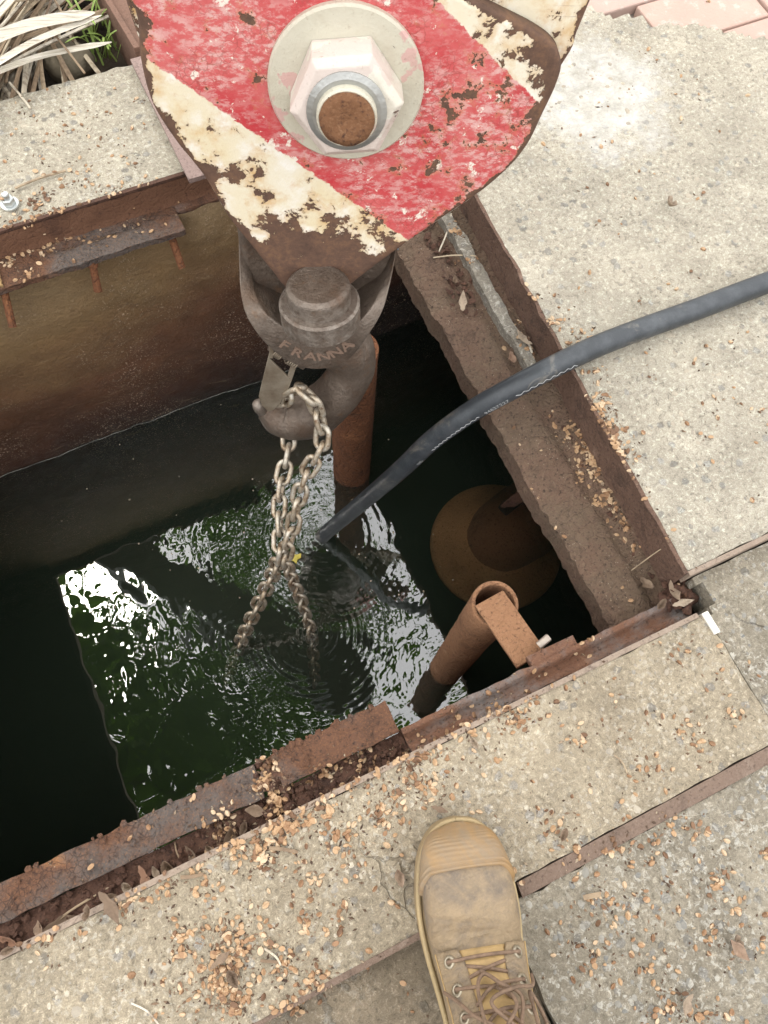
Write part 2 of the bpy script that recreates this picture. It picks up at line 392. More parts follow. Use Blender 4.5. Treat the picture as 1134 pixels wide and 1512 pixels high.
def nutpaint(name, base, second, thr):
    n = NT(name); a = n.noise(16, 7, .55, .3)
    c = n.mix(n.step(a, thr, thr + .012), n.mix(n.noise(20, 5), tuple(x * .88 for x in base), base), n.mix(n.noise(30, 4), tuple(x * .9 for x in second), second))
    c = n.mix(n.ma('MULTIPLY', n.step(n.noise(12, 8, .7), .5, .72), .45), c, (.40, .32, .22))
    ch = n.step(n.noise(44, 8, .68, .2), .645, .66); c = n.mix(ch, c, (.16, .10, .07))
    c = n.mix(n.ma('MULTIPLY', n.step(n.noise(150, 5, .7), .60, .70), .5), c, (.30, .22, .15))
    return n.out(c, .5, None, n.bump(n.ma('SUBTRACT', n.noise(90, 6, .7), n.ma('MULTIPLY', ch, .6)), .0014))
M_wash = nutpaint('washer_paint', (.60, .565, .455), (.62, .40, .36), .60)
M_nut = nutpaint('nut_paint', (.70, .60, .54), (.74, .70, .61), .52)
# ------------------------------------------------------------------ the setting
def st(o, label=None): return tag(o, label, None, None, 'structure')
# earth sheet with the pit left open
n = NT('earth').geo()
c = n.ramp(n.noise(6, 9, .7), [(.3, (.035, .025, .018)), (.55, (.09, .065, .042)), (.75, (.16, .12, .08))])
M_earth = n.out(c, .95, None, n.bump(n.noise(60, 9, .7), .01))
xs = [-400, -.50, .47, 400]; ys = [-400, -.02, .965, 400]
b = MB()
for i in range(3):
    for j in range(3):
        if (i, j) != (1, 1):
            b.add([(xs[i], ys[j], -.09), (xs[i + 1], ys[j], -.09), (xs[i + 1], ys[j + 1], -.09), (xs[i], ys[j + 1], -.09)], [(0, 1, 2, 3)])
st(b.build('ground', M_earth))
# pit walls
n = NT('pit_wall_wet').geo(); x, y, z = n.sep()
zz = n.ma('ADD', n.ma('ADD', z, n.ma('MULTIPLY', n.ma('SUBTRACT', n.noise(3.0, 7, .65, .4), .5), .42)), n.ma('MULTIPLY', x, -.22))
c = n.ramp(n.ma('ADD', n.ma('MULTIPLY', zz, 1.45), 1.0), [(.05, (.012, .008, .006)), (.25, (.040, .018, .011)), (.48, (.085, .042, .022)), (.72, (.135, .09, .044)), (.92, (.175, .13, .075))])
c = n.mix(n.ma('MULTIPLY', n.step(n.noise(22, 8, .72, .6), .5, .7), .7), c, n.mix(.5, c, (.05, .03, .02)))
spk = n.ma('MULTIPLY', n.step(n.noise(260, 3, .6), .585, .64), n.step(n.noise(5, 5, .6), .40, .58))
c = n.mix(n.ma('MULTIPLY', spk, .55), c, (.55, .47, .38))
sc = n.mapv((8, 8, 60), (0, .5, 0)); vein = n.step(n.noise(1.0, 6, .65, 1.2, co=sc), .62, .70)
c = n.mix(n.ma('MULTIPLY', vein, .3), c, (.30, .25, .16))
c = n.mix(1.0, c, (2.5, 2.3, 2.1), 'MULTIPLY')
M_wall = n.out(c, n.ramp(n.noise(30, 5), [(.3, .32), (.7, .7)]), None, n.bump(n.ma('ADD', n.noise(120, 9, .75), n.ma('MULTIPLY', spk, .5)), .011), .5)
def wallgrid(p0, dx, L, z0, z1, nrm, step=.014):
    b = MB(); nu = int(L / step); nv = int((z1 - z0) / step); p0 = V(p0); dx = V(dx); nrm = V(nrm)
    vs = []
    for j in range(nv + 1):
        for i in range(nu + 1):
            p = p0 + dx * (L * i / nu) + V((0, 0, z0 + (z1 - z0) * j / nv))
            vs.append(p + nrm * (fb(p, 7) * .007 + fb(p, 30) * .004 + fb(p, 90) * .0018))
    b.add(vs, [(j * (nu + 1) + i, j * (nu + 1) + i + 1, (j + 1) * (nu + 1) + i + 1, (j + 1) * (nu + 1) + i) for j in range(nv) for i in range(nu)])
    return b
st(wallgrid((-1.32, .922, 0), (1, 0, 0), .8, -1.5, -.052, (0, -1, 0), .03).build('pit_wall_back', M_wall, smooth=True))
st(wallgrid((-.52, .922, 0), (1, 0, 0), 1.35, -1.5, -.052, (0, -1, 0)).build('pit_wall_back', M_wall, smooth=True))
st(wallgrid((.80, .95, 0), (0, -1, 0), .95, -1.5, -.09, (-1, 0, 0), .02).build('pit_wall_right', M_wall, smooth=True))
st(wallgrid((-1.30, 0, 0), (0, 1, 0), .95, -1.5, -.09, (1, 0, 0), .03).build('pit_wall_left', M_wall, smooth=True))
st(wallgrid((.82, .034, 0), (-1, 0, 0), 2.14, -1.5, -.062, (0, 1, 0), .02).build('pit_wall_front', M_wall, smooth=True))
b = MB(); b.box((-.25, .48, -1.52), (1.1, 0, 0), (0, .52, 0), (0, 0, .02)); st(b.build('pit_floor', m_simple('silt', (.018, .024, .015), .9, 0, .01, 20)))

# water: one closed body with rippled top
ripples = []   # (x, y, amplitude, wavelength, reach)
hc = W(476, 791, WATER_Z)
for (px, py, am, wl, rc) in ((476, 791, .0011, .017, .16), (356, 945, .0008, .015, .10), (459, 935, .0010, .014, .13), (519, 695, .0009, .016, .08), (660, 985, .0007, .016, .07), (500, 860, .0006, .02, .10), (590, 800, .0004, .012, .10)):
    p = W(px, py, WATER_Z); ripples.append((p.x, p.y, am, wl, rc))
def wz(x, y):
    z = 0.0
    for rx, ry, am, wl, rc in ripples:
        d = math.hypot(x - rx, y - ry)
        if d < rc * 3: z += .085 * am * math.sin(2 * math.pi * d / wl) * math.exp(-d / rc) * min(1, d / .012)
    calm = min(1, max(.12, (0.86 - y) / .25))
    p = (x, y, 0)
    calm *= min(1, max(.35, (x + .46) / .22))
    z += calm * (.00072 * n3(p, 8, 2) + .00028 * n3((x * 1.4, y, 0), 22, 5) + .00004 * n3(p, 60, 8))
    return z
b = MB(); NX, NY = 700, 310; x0, x1, y0, y1 = -1.31, .81, .02, .935
top = []
for j in range(NY + 1):
    for i in range(NX + 1):
        x = x0 + (x1 - x0) * i / NX; y = y0 + (y1 - y0) * j / NY; top.append((x, y, WATER_Z + wz(x, y)))
f = [(j * (NX + 1) + i, j * (NX + 1) + i + 1, (j + 1) * (NX + 1) + i + 1, (j + 1) * (NX + 1) + i) for j in range(NY) for i in range(NX)]
ring = [i for i in range(NX + 1)] + [j * (NX + 1) + NX for j in range(1, NY + 1)] + [NY * (NX + 1) + i for i in range(NX - 1, -1, -1)] + [j * (NX + 1) for j in range(NY - 1, 0, -1)]
o0 = len(top); top += [(top[i][0], top[i][1], -1.51) for i in ring]; m = len(ring)
f += [(ring[k], o0 + k, o0 + (k + 1) % m, ring[(k + 1) % m]) for k in range(m)] + [[o0 + k for k in range(m)]]
b.add(top, f)
mw = bpy.data.materials.new('pond_water'); mw.use_nodes = True; t = mw.node_tree; t.nodes.remove(t.nodes['Principled BSDF'])
fr = t.nodes.new('ShaderNodeFresnel'); fr.inputs[0].default_value = 2.05
tr = t.nodes.new('ShaderNodeBsdfTransparent'); tr.inputs[0].default_value = (1, 1, 1, 1)
gl = t.nodes.new('ShaderNodeBsdfGlossy'); gl.inputs['Roughness'].default_value = 0.0; gl.inputs[0].default_value = (1, 1, 1, 1)
mx = t.nodes.new('ShaderNodeMixShader'); va = t.nodes.new('ShaderNodeVolumeAbsorption')
va.inputs['Color'].default_value = (.42, .43, .25, 1); va.inputs['Density'].default_value = 1.7
t.links.new(fr.outputs[0], mx.inputs[0]); df = t.nodes.new('ShaderNodeBsdfDiffuse'); df.inputs[0].default_value = (.085, .125, .095, 1)      # faint green murk that also lifts the dark water like haze
tm = t.nodes.new('ShaderNodeMixShader'); tm.inputs[0].default_value = .075
t.links.new(tr.outputs[0], tm.inputs[1]); t.links.new(df.outputs[0], tm.inputs[2]); t.links.new(tm.outputs[0], mx.inputs[1]); t.links.new(gl.outputs[0], mx.inputs[2])
t.links.new(mx.outputs[0], t.nodes['Material Output'].inputs['Surface']); vs_ = t.nodes.new('ShaderNodeVolumeScatter'); vs_.inputs['Color'].default_value = (.30, .42, .26, 1); vs_.inputs['Density'].default_value = .9
ad = t.nodes.new('ShaderNodeAddShader'); t.links.new(va.outputs[0], ad.inputs[0]); t.links.new(vs_.outputs[0], ad.inputs[1]); t.links.new(ad.outputs[0], t.nodes['Material Output'].inputs['Volume'])
st(b.build('water', mw, smooth=True))

# concrete slabs (lids) round the pit
def zn(base, a1=.0022, a2=.0011): return lambda x, y: base + a1 * fb((x, y, 0), 9, 4) + a2 * fb((x, y, 1), 45, 8)
lid = thing('concrete_lid', 'worn tan concrete lid strewn with husks, nearest the boot along the pit', 'concrete lid', (-.3, -.07, 0))
hf('slab', -1.2, .5105, -.1565, .012, .009, zn(0), .06, C_near, lid, jit=.002)
b = MB(); b.box((-.345, .0153, -.028), (.845, 0, 0), (0, .0032, 0), (0, 0, .0295)); b.noise(.0012, 40).build('edge_strip', M_edge, lid)
for k, (px, py) in enumerate(((1048, 905),)):
    p = W(px, py, 0)
b = MB(); b.box((.5105, -.000, -.02), (.0048, 0, 0), (0, .0150, 0), (0, 0, .0222)); b.build('end_strip', M_whitep, lid, bevel=.001)
b = MB(); b.box((-.56, -.1585, -.034), (.64, 0, 0), (0, .0032, 0), (0, 0, .0338)); b.noise(.0012, 50).build('edge_strip', M_joint, lid)

low = thing('concrete_lid', 'muddy sunken concrete lid to the left behind the boot', 'concrete lid', (-.3, -.5, -.02))
hf('slab', -1.2, .1135, -.9, -.164, .014, zn(-.022), .06, C_mud, low, jit=.004)
gr = thing('concrete_lid', 'grey lichen speckled concrete lid right of the boot', 'concrete lid', (.7, -.5, 0))
hf('slab', .115, 1.7, -.9, -.1750, .012, zn(-.001), .06, C_grey, gr, jit=.004)
b = MB(); b.box((.93, -.1665, -.030), (.79, 0, 0), (0, .0085, 0), (0, 0, .0305)); b.noise(.0022, 30).build('edge_strip', M_joint, gr)
rg = thing('concrete_lid', 'grey mottled concrete lid at the right below the pale slab', 'concrete lid', (1.0, -.05, 0))
hf('slab', .5118, 1.7, -.155, .0600, .010, zn(-.001), .06, C_grey, rg, jit=.0012,
   keep=lambda x, y: not (x < .53 + .012 * n3((x, y, 0), 60) and y > .012))
# pale slab on the right, slightly raised, with its far edge broken away
def xl(y): return .510 + .048 * (y - .066)
pale = thing('concrete_lid', 'pale raised concrete slab on the right with a white plaster stain and broken far edge', 'concrete lid', (1.0, .5, 0))
def pk(x, y):
    e = 1.0 - .72 * (x - .93) + .035 * fb((x, y, 0), 9, 1) + .012 * fb((x, y, 0), 40, 2)
    return y < e
hf('slab', 0, 1.1, .070, 1.3, .0105, lambda x, y: .0185 + .0025 * fb((x, y, 0), 8, 3) + .0014 * fb((x, y, 0), 50, 5) + .004 * max(0, fb((x, y, 2), 5, 9)) * max(0, min(1, (y - .72) * 5)), .075, C_pale, pale, keep=pk,
   mp=lambda u, y: (xl(y) + u, y), jit=.003)
b = MB()
for i in range(44):
    y = .066 + i * .02
    if i < 43: b.add([(xl(y) - .0055, y, .0205), (xl(y), y, .0205), (xl(y + .02), y + .02, .0205), (xl(y + .02) - .0055, y + .02, .0205),
           (xl(y) - .0055, y, -.060), (xl(y), y, -.060), (xl(y + .02), y + .02, -.060), (xl(y + .02) - .0055, y + .02, -.060)],
          [(0, 1, 2, 3), (4, 7, 6, 5), (0, 4, 5, 1), (2, 6, 7, 3), (0, 3, 7, 4), (1, 5, 6, 2)])
bmv = b; bmv.noise(.0035, 45).build('edge_strip', rust('lid_edge_rust', (.05, .028, .019), (.15, .085, .057), (.31, .205, .15), sc=24, bump=.007), pale)
b = MB(); b.box((1.06, .0655, .004), (.55, 0, 0), (0, .0032, 0), (0, 0, .0155)); b.noise(.0012, 30).build('edge_strip', M_edge, pale)
# far slab
far = thing('concrete_lid', 'pale concrete lid across the pit with a galvanised bolt in it', 'concrete lid', (-.2, 1.07, 0))
hf('slab', -1.2, .50, .950, 1.2, .009, zn(0, .003, .0016), .06, C_back, far, jit=.004)
b = MB(); b.box((-.345, .9475, -.027), (.845, 0, 0), (0, .003, 0), (0, 0, .027)); b.noise(.002, 35).build('edge_strip', M_rustdark, far)
lf_lid = thing('concrete_lid', 'concrete lid covering the left end of the pit', 'concrete lid', (-.9, .48, 0))
hf('slab', -1.6, -.505, .02, .938, .03, zn(0), .03, C_mud, lf_lid, jit=.004)
# galvanised bolt
bp = W(15, 302, 0.002); zb = .002
bo = thing('hex_bolt', 'galvanised hex bolt with washer set in the far slab', 'bolt', (bp.x, bp.y, 0))
MB().lathe((bp.x, bp.y, zb), (0, 0, 1), [(.004, 0), (.0135, 0), (.0135, .0028), (.004, .0028)], 24).build('washer', M_galv, bo)
MB().lathe((bp.x, bp.y, zb + .0028), (0, 0, 1), [(.0100, 0), (.0100, .0095), (.0082, .0112)], 6).build('nut', M_galv, bo, bevel=.0006)
MB().lathe((bp.x, bp.y, zb + .0135), (.08, .05, 1), [(.0054, 0), (.0054, .007), (.0045, .0085)], 16).build('shank', M_galv, bo)

# exposed aggregate, joined into one part per lid
def pebbles(parent, x0, x1, y0, y1, zc, count, mat, keep=None, r0=.002, r1=.0052):
    b = MB()
    for _ in range(count):
        x, y = random.uniform(x0, x1), random.uniform(y0, y1)
        if keep and not keep(x, y): continue
        r = random.uniform(r0, r1) * random.choice((.6, .8, 1, 1, 1.25)); a = random.random() * 6.28; e = random.uniform(.55, 1)
        z = zc(x, y); k = 7; vs = [(x, y, z + r * .12)]
        ph = [random.uniform(.75, 1.2) for _ in range(k)]
        for rr, zz in ((.6, .08), (1.0, -.14)):
            for i in range(k):
                q = 6.283 * i / k; u, w_ = math.cos(q) * r * rr * ph[i], math.sin(q) * r * rr * e * ph[i]
                vs.append((x + u * math.cos(a) - w_ * math.sin(a), y + u * math.sin(a) + w_ * math.cos(a), z + r * zz))
        fs = [(0, 1 + i, 1 + (i + 1) % k) for i in range(k)] + [(1 + i, 1 + k + i, 1 + k + (i + 1) % k, 1 + (i + 1) % k) for i in range(k)]
        b.add(vs, fs)
    o = b.build('aggregate', mat, parent, smooth=True); o['kind'] = 'stuff'; return o
def m_stone(name, a, c_, d):
    n = NT(name).geo(); v = n.sep(n.vor(70, out='Color'))[0]
    return n.out(n.mix(n.step(n.noise(400, 3), .4, .7), n.ramp(v, [(0, a), (.5, c_), (1, d)]), c_), .8, None, n.bump(n.noise(500, 4), .0006))
M_st1 = m_stone('aggregate_warm', (.20, .185, .16), (.36, .31, .24), (.52, .46, .36))
M_st2 = m_stone('aggregate_grey', (.13, .13, .125), (.23, .215, .185), (.42, .39, .33))
pebbles(lid, -.45, .5, -.15, .008, zn(0), 420, M_st1)
pebbles(gr, .12, .75, -.45, -.18, zn(-.001), 800, M_st2, r1=.006)
pebbles(rg, .53, .8, -.15, .055, zn(-.001), 260, M_st2)
pebbles(pale, .52, 1.35, .075, 1.05, lambda x, y: .0185 + .0025 * fb((x, y, 0), 8, 3) + .0014 * fb((x, y, 0), 50, 5), 1300, M_st1, keep=lambda x, y: x > xl(y) + .004 and pk(x, y), r1=.0058)
pebbles(far, -.25, .3, .955, 1.19, zn(0, .003, .0016), 260, M_st1)

# near steel angle round the pit edge
ang = thing('steel_angle', 'long rusty steel angle along the near edge of the pit, littered with leaves', 'steel edging', (-.2, .04, -.05))
def zt(x, y): return -.044 + .004 * fb((x, y, 0), 20) + .004 * fb((x, y, 3), 60)
hf('trough', -.60, .096, .0188, .047, .006, zt, .02, M_rustdark, ang, smooth=True)
def zb_(x, y):
    t = (y - .019) / .030
    return -.030 + .002 * fb((x, y, 0), 40) + (.006 if t > .72 else (-.006 if t > .25 else .004 * (1 - t)))
hf('bar', .0965, .505, .0188, .0495, .0037, zb_, .05, M_rust, ang, jit=.003)
def flange(name, x0, x1, off, sl, par, mat, y1=.0895):
    return hf(name, x0, x1, .0475, y1, .0055, lambda x, y: off + sl * (x - x0) + .0018 * fb((x, y, 0), 25, 2) + .002 * fb((x, y, 0), 70, 3), .012, mat, par, jit=.0025, js=45)
flange('flange', -.60, -.083, -.030, 0, ang, M_rustplate, .087)
flange('flange', -.060, .0935, -.027, 0, ang, M_rustplate, .0885)
# rotten gap between the two flanges
b = MB()
for _ in range(46):
    x = random.gauss(-.071, .009); y = random.uniform(.024, .086); r = random.uniform(.004, .010)
    b.lathe((x, y, -.046 + random.random() * .016), (random.gauss(0, .5), random.gauss(0, .5), 1), [(r * .3, -r * .5), (r, -r * .3), (r * .9, r * .2), (r * .3, r * .55)], 7)
o = b.noise(.004, 120).build('rust_flakes', M_rustdark, ang); o['kind'] = 'stuff'
b = MB()
for _ in range(210):
    x = random.uniform(-.42, .094); y = random.uniform(.021, .046); r = random.uniform(.0012, .0042)
    b.lathe((x, y, -.0425 + random.random() * .004), (random.gauss(0, .7), random.gauss(0, .7), 1), [(r * .3, -r * .5), (r * 1.2, -r * .2), (r * .8, r * .2), (r * .2, r * .4)], 6)
o = b.noise(.003, 150).build('dirt_clods', M_rustdark, ang); o['kind'] = 'stuff'
b = MB()
for _ in range(60):
    x = random.uniform(-.40, .09); y = random.choice((random.uniform(.05, .085), .088)); r = random.uniform(.0015, .0042)
    if random.random() < .3: x, r = random.gauss(-.02, .03), r * 1.3
    b.lathe((x, y, -.0285 + random.random() * .002), (random.gauss(0, .5), random.gauss(0, .5), 1), [(r * .5, -r * .3), (r * 1.2, 0), (r * .7, r * .4)], 6)
o = b.noise(.002, 200).build('scale', M_rustplate, ang); o['kind'] = 'stuff'

# far steel angle with hanging studs
bk = thing('steel_angle', 'rusty steel angle under the far slab with three hanging studs', 'steel edging', (-.1, .92, -.05))
hf('upright', -.60, .17, .9405, .9435, .0015, lambda x, y: -.0055 + .001 * fb((x, y, 0), 30), .052, rust('angle_face', (.06, .026, .016), (.15, .068, .036), (.22, .11, .06), sc=9), bk, jit=0) if False else None
b = MB()
nu = 110
vs = []
for j in range(7):
    for i in range(nu + 1):
        x = -.60 + i * .98 / nu; p = V((x, .9425, -.003 - .05 * j / 6)); vs.append(p + V((0, -.002 * fb(p, 30) - (.0025 if j == 6 else 0), 0)))
b.add(vs, [(j * (nu + 1) + i, j * (nu + 1) + i + 1, (j + 1) * (nu + 1) + i + 1, (j + 1) * (nu + 1) + i) for j in range(6) for i in range(nu)])
b.build('upright', rust('angle_face', (.065, .028, .017), (.15, .07, .038), (.23, .12, .065), sc=9, bump=.003), bk, smooth=True)
hf('flange', -.60, .116, .888, .9425, .0055, lambda x, y: -.049 + .0016 * fb((x, y, 0), 22, 2) + .002 * fb((x, y, 0), 70, 4) - (.004 if abs(y - .928) < .004 and -.12 < x < .06 else 0), .011, M_rustplate, bk, jit=.002)
hf('flange', .1165, .43, .926, .9425, .005, lambda x, y: -.050 + .002 * fb((x, y, 0), 50, 2), .012, M_rust, bk, jit=.002)
b = MB(); b.tube(spline([(-.168, .9405, -.004), (-.1695, .938, -.044), (-.172, .91, -.0455), (-.174, .889, -.0455)], 10), .0022, 6).noise(.0014, 150).build('weld_bead', rust('weld', (.12, .07, .03), (.30, .19, .08), (.45, .32, .16), sc=40), bk)
for (a_, c_) in (((140, 397), (145, 430)), ((255, 352), (269, 396)), ((8, 434), (19, 483))):
    p, q = W(*a_, -.064), W(*c_, -.105); p.y += .012
    b = MB(); b.tube([p + (p - q).normalized() * .004, p.lerp(q, .12), p.lerp(q, .12), q], [.0085, .0085, .0062, .0062], 12); b.noise(.0012, 120)
    b.build('stud', M_pipe, bk, smooth=False)

# right-hand ledge
led = thing('corroded_ledge', 'brown crumbling ledge along the right side of the pit, under the hose', 'ledge', (.46, .5, -.08))
def zl(x, y):
    t = (x - .418) / .08
    return -.068 + .018 * t + .0025 * fb((x, y, 0), 14, 1) + .0030 * fb((x, y, 0), 55, 4) + .0016 * fb((x, y, 2), 130, 4) - .010 * max(0, 1 - abs(t - .86) / .14)
def mpl(x, y):
    e = 1 - min(1, (x - .418) / .03)
    return x - e * (.0045 * fb((x, y, 0), 14, 6) + .0030 * abs(n3((x, y, 3), 40, 2)) + .0020 * fb((x, y, 0), 90, 7)), y
hf('lip', .418, .516, .046, .935, .0045, zl, .045, M_ledge, led, mp=lambda x, y: mpl(x if x < .5 else x + .04 * max(0, y - .07), y), jit=.003)
hf('strip', .4935, .513, .44, .935, .0055, lambda x, y: -.034 + .003 * fb((x, y, 0), 20, 6) + .0022 * fb((x, y, 0), 70, 7), .03, C_strip, led, jit=.005, mp=lambda x, y: (x + .02 * (y - .5), y))
b = MB()
for i in range(14):
    t = i / 13; y = .93 - t * .20; b.add([(.4165 + .001, y, -.0625), (.4165 + .032 * (1 - t) + .002, y, -.0630 + .001 * math.sin(i))], [])
n_ = len(b.v) // 2; b.f = [(2 * i, 2 * i + 1, 2 * i + 3, 2 * i + 2) for i in range(n_ - 1)]
o = b.noise(.0015, 60).build('blue_paint', m_simple('old_blue_paint', (.11, .16, .21), .55, 0, .001, 150, .4, 60), led, smooth=True)
md = o.modifiers.new('thick', 'SOLIDIFY'); md.thickness = .0015
# debris in the corner
b = MB()
for _ in range(40):
    p = W(random.gauss(1000, 13), random.gauss(880, 14), -.03); r = random.uniform(.004, .010)
    b.lathe((p.x, p.y, -.040 + random.random() * .02), (random.gauss(0, .6), random.gauss(0, .6), 1), [(r * .3, -r * .5), (r, -r * .2), (r * .8, r * .2), (r * .2, r * .5)], 7)
for _ in range(130):
    y = random.uniform(.56, .90); x = random.gauss(.472 + .02 * (y - .5), .010); r = random.uniform(.0016, .0048)
    b.lathe((x, y, -.056 + random.random() * .004), (random.gauss(0, .7), random.gauss(0, .7), 1), [(r * .3, -r * .5), (r * 1.3, -r * .2), (r * .8, r * .2), (r * .2, r * .5)], 6)
for _ in range(70):
    y = random.uniform(.07, .9); x = .4985 + .03 * (y - .07) * .5 + random.gauss(0, .004); r = random.uniform(.003, .007)
    b.lathe((x, y, -.058 + random.random() * .008), (random.gauss(0, .6), random.gauss(0, .6), 1), [(r * .3, -r * .5), (r, -r * .2), (r * .8, r * .2), (r * .2, r * .5)], 6)
tag(b.noise(.004, 110).build('rotten_debris', M_rustdark), None, None, None, 'stuff')

# brick paving at the far right
n = NT('terracotta').geo()
c = n.mix(n.noise(9, 6, .65), (.40, .24, .19), (.56, .40, .33)); c = n.mix(n.ma('MULTIPLY', n.rnd(), .45), c, (.44, .36, .33))
c = n.mix(n.step(n.noise(40, 6, .7), .55, .7), c, (.52, .46, .41))
M_brick = n.out(c, .85, None, n.bump(n.noise(150, 7, .7), .002))
pv = MB().prism([(.75, 1.06, -.056), (2.1, .09, -.056), (2.1, 1.9, -.056), (.75, 1.9, -.056)], (0, 0, .044)).build('brick_paving', m_simple('mortar', (.20, .165, .14), .95, 0, .003, 120)); st(pv)
bm_ = MB().box((0, 0, 0), (.1095, 0, 0), (0, .0535, 0), (0, 0, .02)); first = None
for j in range(11):
    for i in range(8):
        x = .45 + i * .224 + (j % 2) * .112; y = .72 + j * .112
        if y < .93 - .72 * (x - .93) + .02 or x > 2.0: continue
        if first is None:
            first = bm_.build('brick', M_brick, pv, bevel=.003); o = first
        else:
            o = first.copy(); COL.objects.link(o)
        o.location = (x, y, -.012 + random.uniform(-.002, .002)); o.rotation_euler = (random.gauss(0, .006), random.gauss(0, .006), random.gauss(0, .008))

# ------------------------------------------------------------------ pipes
pb = V((.294, .627, 0))
p1 = thing('steel_pipe', 'upright orange rusted pipe standing in the water behind the hook', 'pipe', (pb.x, pb.y, -1.3))
b = MB(); R1 = .0405
path = [(pb.x, pb.y, -1.3 + i * .03) for i in range(40)]
b.tube(path, R1, 28, cap=False); zt1 = path[-1][2]
b.lathe((pb.x, pb.y, zt1), (0, 0, 1), [(R1, 0), (R1 - .007, 0), (R1 - .007, -.12)], 28, cap=False)
b.noise(.0016, 60).build('shell', M_pipe, p1, smooth=True)
q = V((.291, .148, 0)); R2 = .033; zt2 = -.078
p2 = thing('steel_pipe', 'open topped rusty pipe bracketed to the near edge of the pit', 'pipe', (q.x, q.y, -1.3))
b = MB(); path = [(q.x, q.y, -1.3 + i * (zt2 + 1.3) / 40) for i in range(41)]
b.lathe((q.x, q.y, -1.3), (0, 0, 1), [(R2, .03 * k) for k in range(40)] + [(R2, zt2 + 1.299), (R2 - .0008, zt2 + 1.3), (R2 - .0052, zt2 + 1.3), (R2 - .006, zt2 + 1.298)] + [(R2 - .006, zt2 + 1.29 - .02 * k) for k in range(14)], 36, cap=False)
b.lathe((q.x, q.y, zt2 - .262), (0, 0, 1), [(.001, 0), (R2 - .005, 0)], 24, cap=False)
b.noise(.0011, 70).build('shell', M_pipe2, p2, smooth=True)
e0 = W(722, 884, zt2 + .006); e1 = V((.2925, .058, -.052))
dv = (e1 - e0); ln = dv.length; du = dv.normalized(); sv = du.cross(V((0, 0, 1))).normalized(); nv = sv.cross(du)
b = MB(); b.box((e0 + e1) / 2, du * (ln / 2), sv * .0225, nv * .0035); b.noise(.0012, 60)
b.build('bracket', M_pipe2, p2, bevel=.001)
b = MB(); b.box((.316, .0535, -.034), (.034, 0, 0), (0, .009, 0), (0, 0, .007)); b.noise(.0015, 60).build('clip_plate', M_rust, p2, bevel=.001)
b = MB(); b.lathe((.306, .069, -.040), (1, .25, .25), [(.0052, 0), (.0052, .017), (.0042, .0185)], 8).build('bolt', m_simple('dull_bolt', (.42, .36, .30), .5, .4), p2)

# drowned elbow with bell flange
bl = thing('pipe_elbow', 'big drowned rusty pipe elbow with a round bell flange under the water', 'pipe elbow', (.40, .39, -.82))
M_bell = rust('drowned_rust', (.30, .13, .05), (.62, .31, .13), (.74, .43, .20), sc=9, bump=.004)
c0 = W(733, 805, -.74); cx, cy = c0.x, c0.y
MB().lathe((cx, cy, -.755), (0, 0, 1), [(.03, 0), (.150, 0), (.155, .006), (.153, .016), (.138, .022), (.108, .040), (.098, .058), (.03, .058)], 56).build('bell_flange', M_bell, bl, smooth=True)
b = MB(); pth = [(cx, cy, -.78)] + [(cx + .085 * (1 - math.cos(a)), cy + .02 * (1 - math.cos(a)), -.755 + .045 * math.sin(a)) for a in [i * math.pi / 16 for i in range(9)]] + [(cx + .13, cy + .03, -.710), (cx + .30, cy + .07, -.710)]
b.tube(pth, [.092] * 1 + [.090] * 9 + [.084, .084], 36, up=(0, 1, 0)); b.noise(.002, 30).build('bend', rust('drowned_bend_shaded_rust', (.14, .058, .028), (.36, .155, .07), (.52, .25, .12), sc=10, bump=.005), bl, smooth=True)  # bend rust darker than the flange, to paint in missing shading
sp = W(752, 742, WATER_Z); b = MB(); b.box((sp.x + .02, sp.y, -.626), (.042, .010, .002), (-.004, .013, 0), (0, 0, .0075)); b.noise(.003, 80).build('clamp', M_rustdark, bl, bevel=.004)

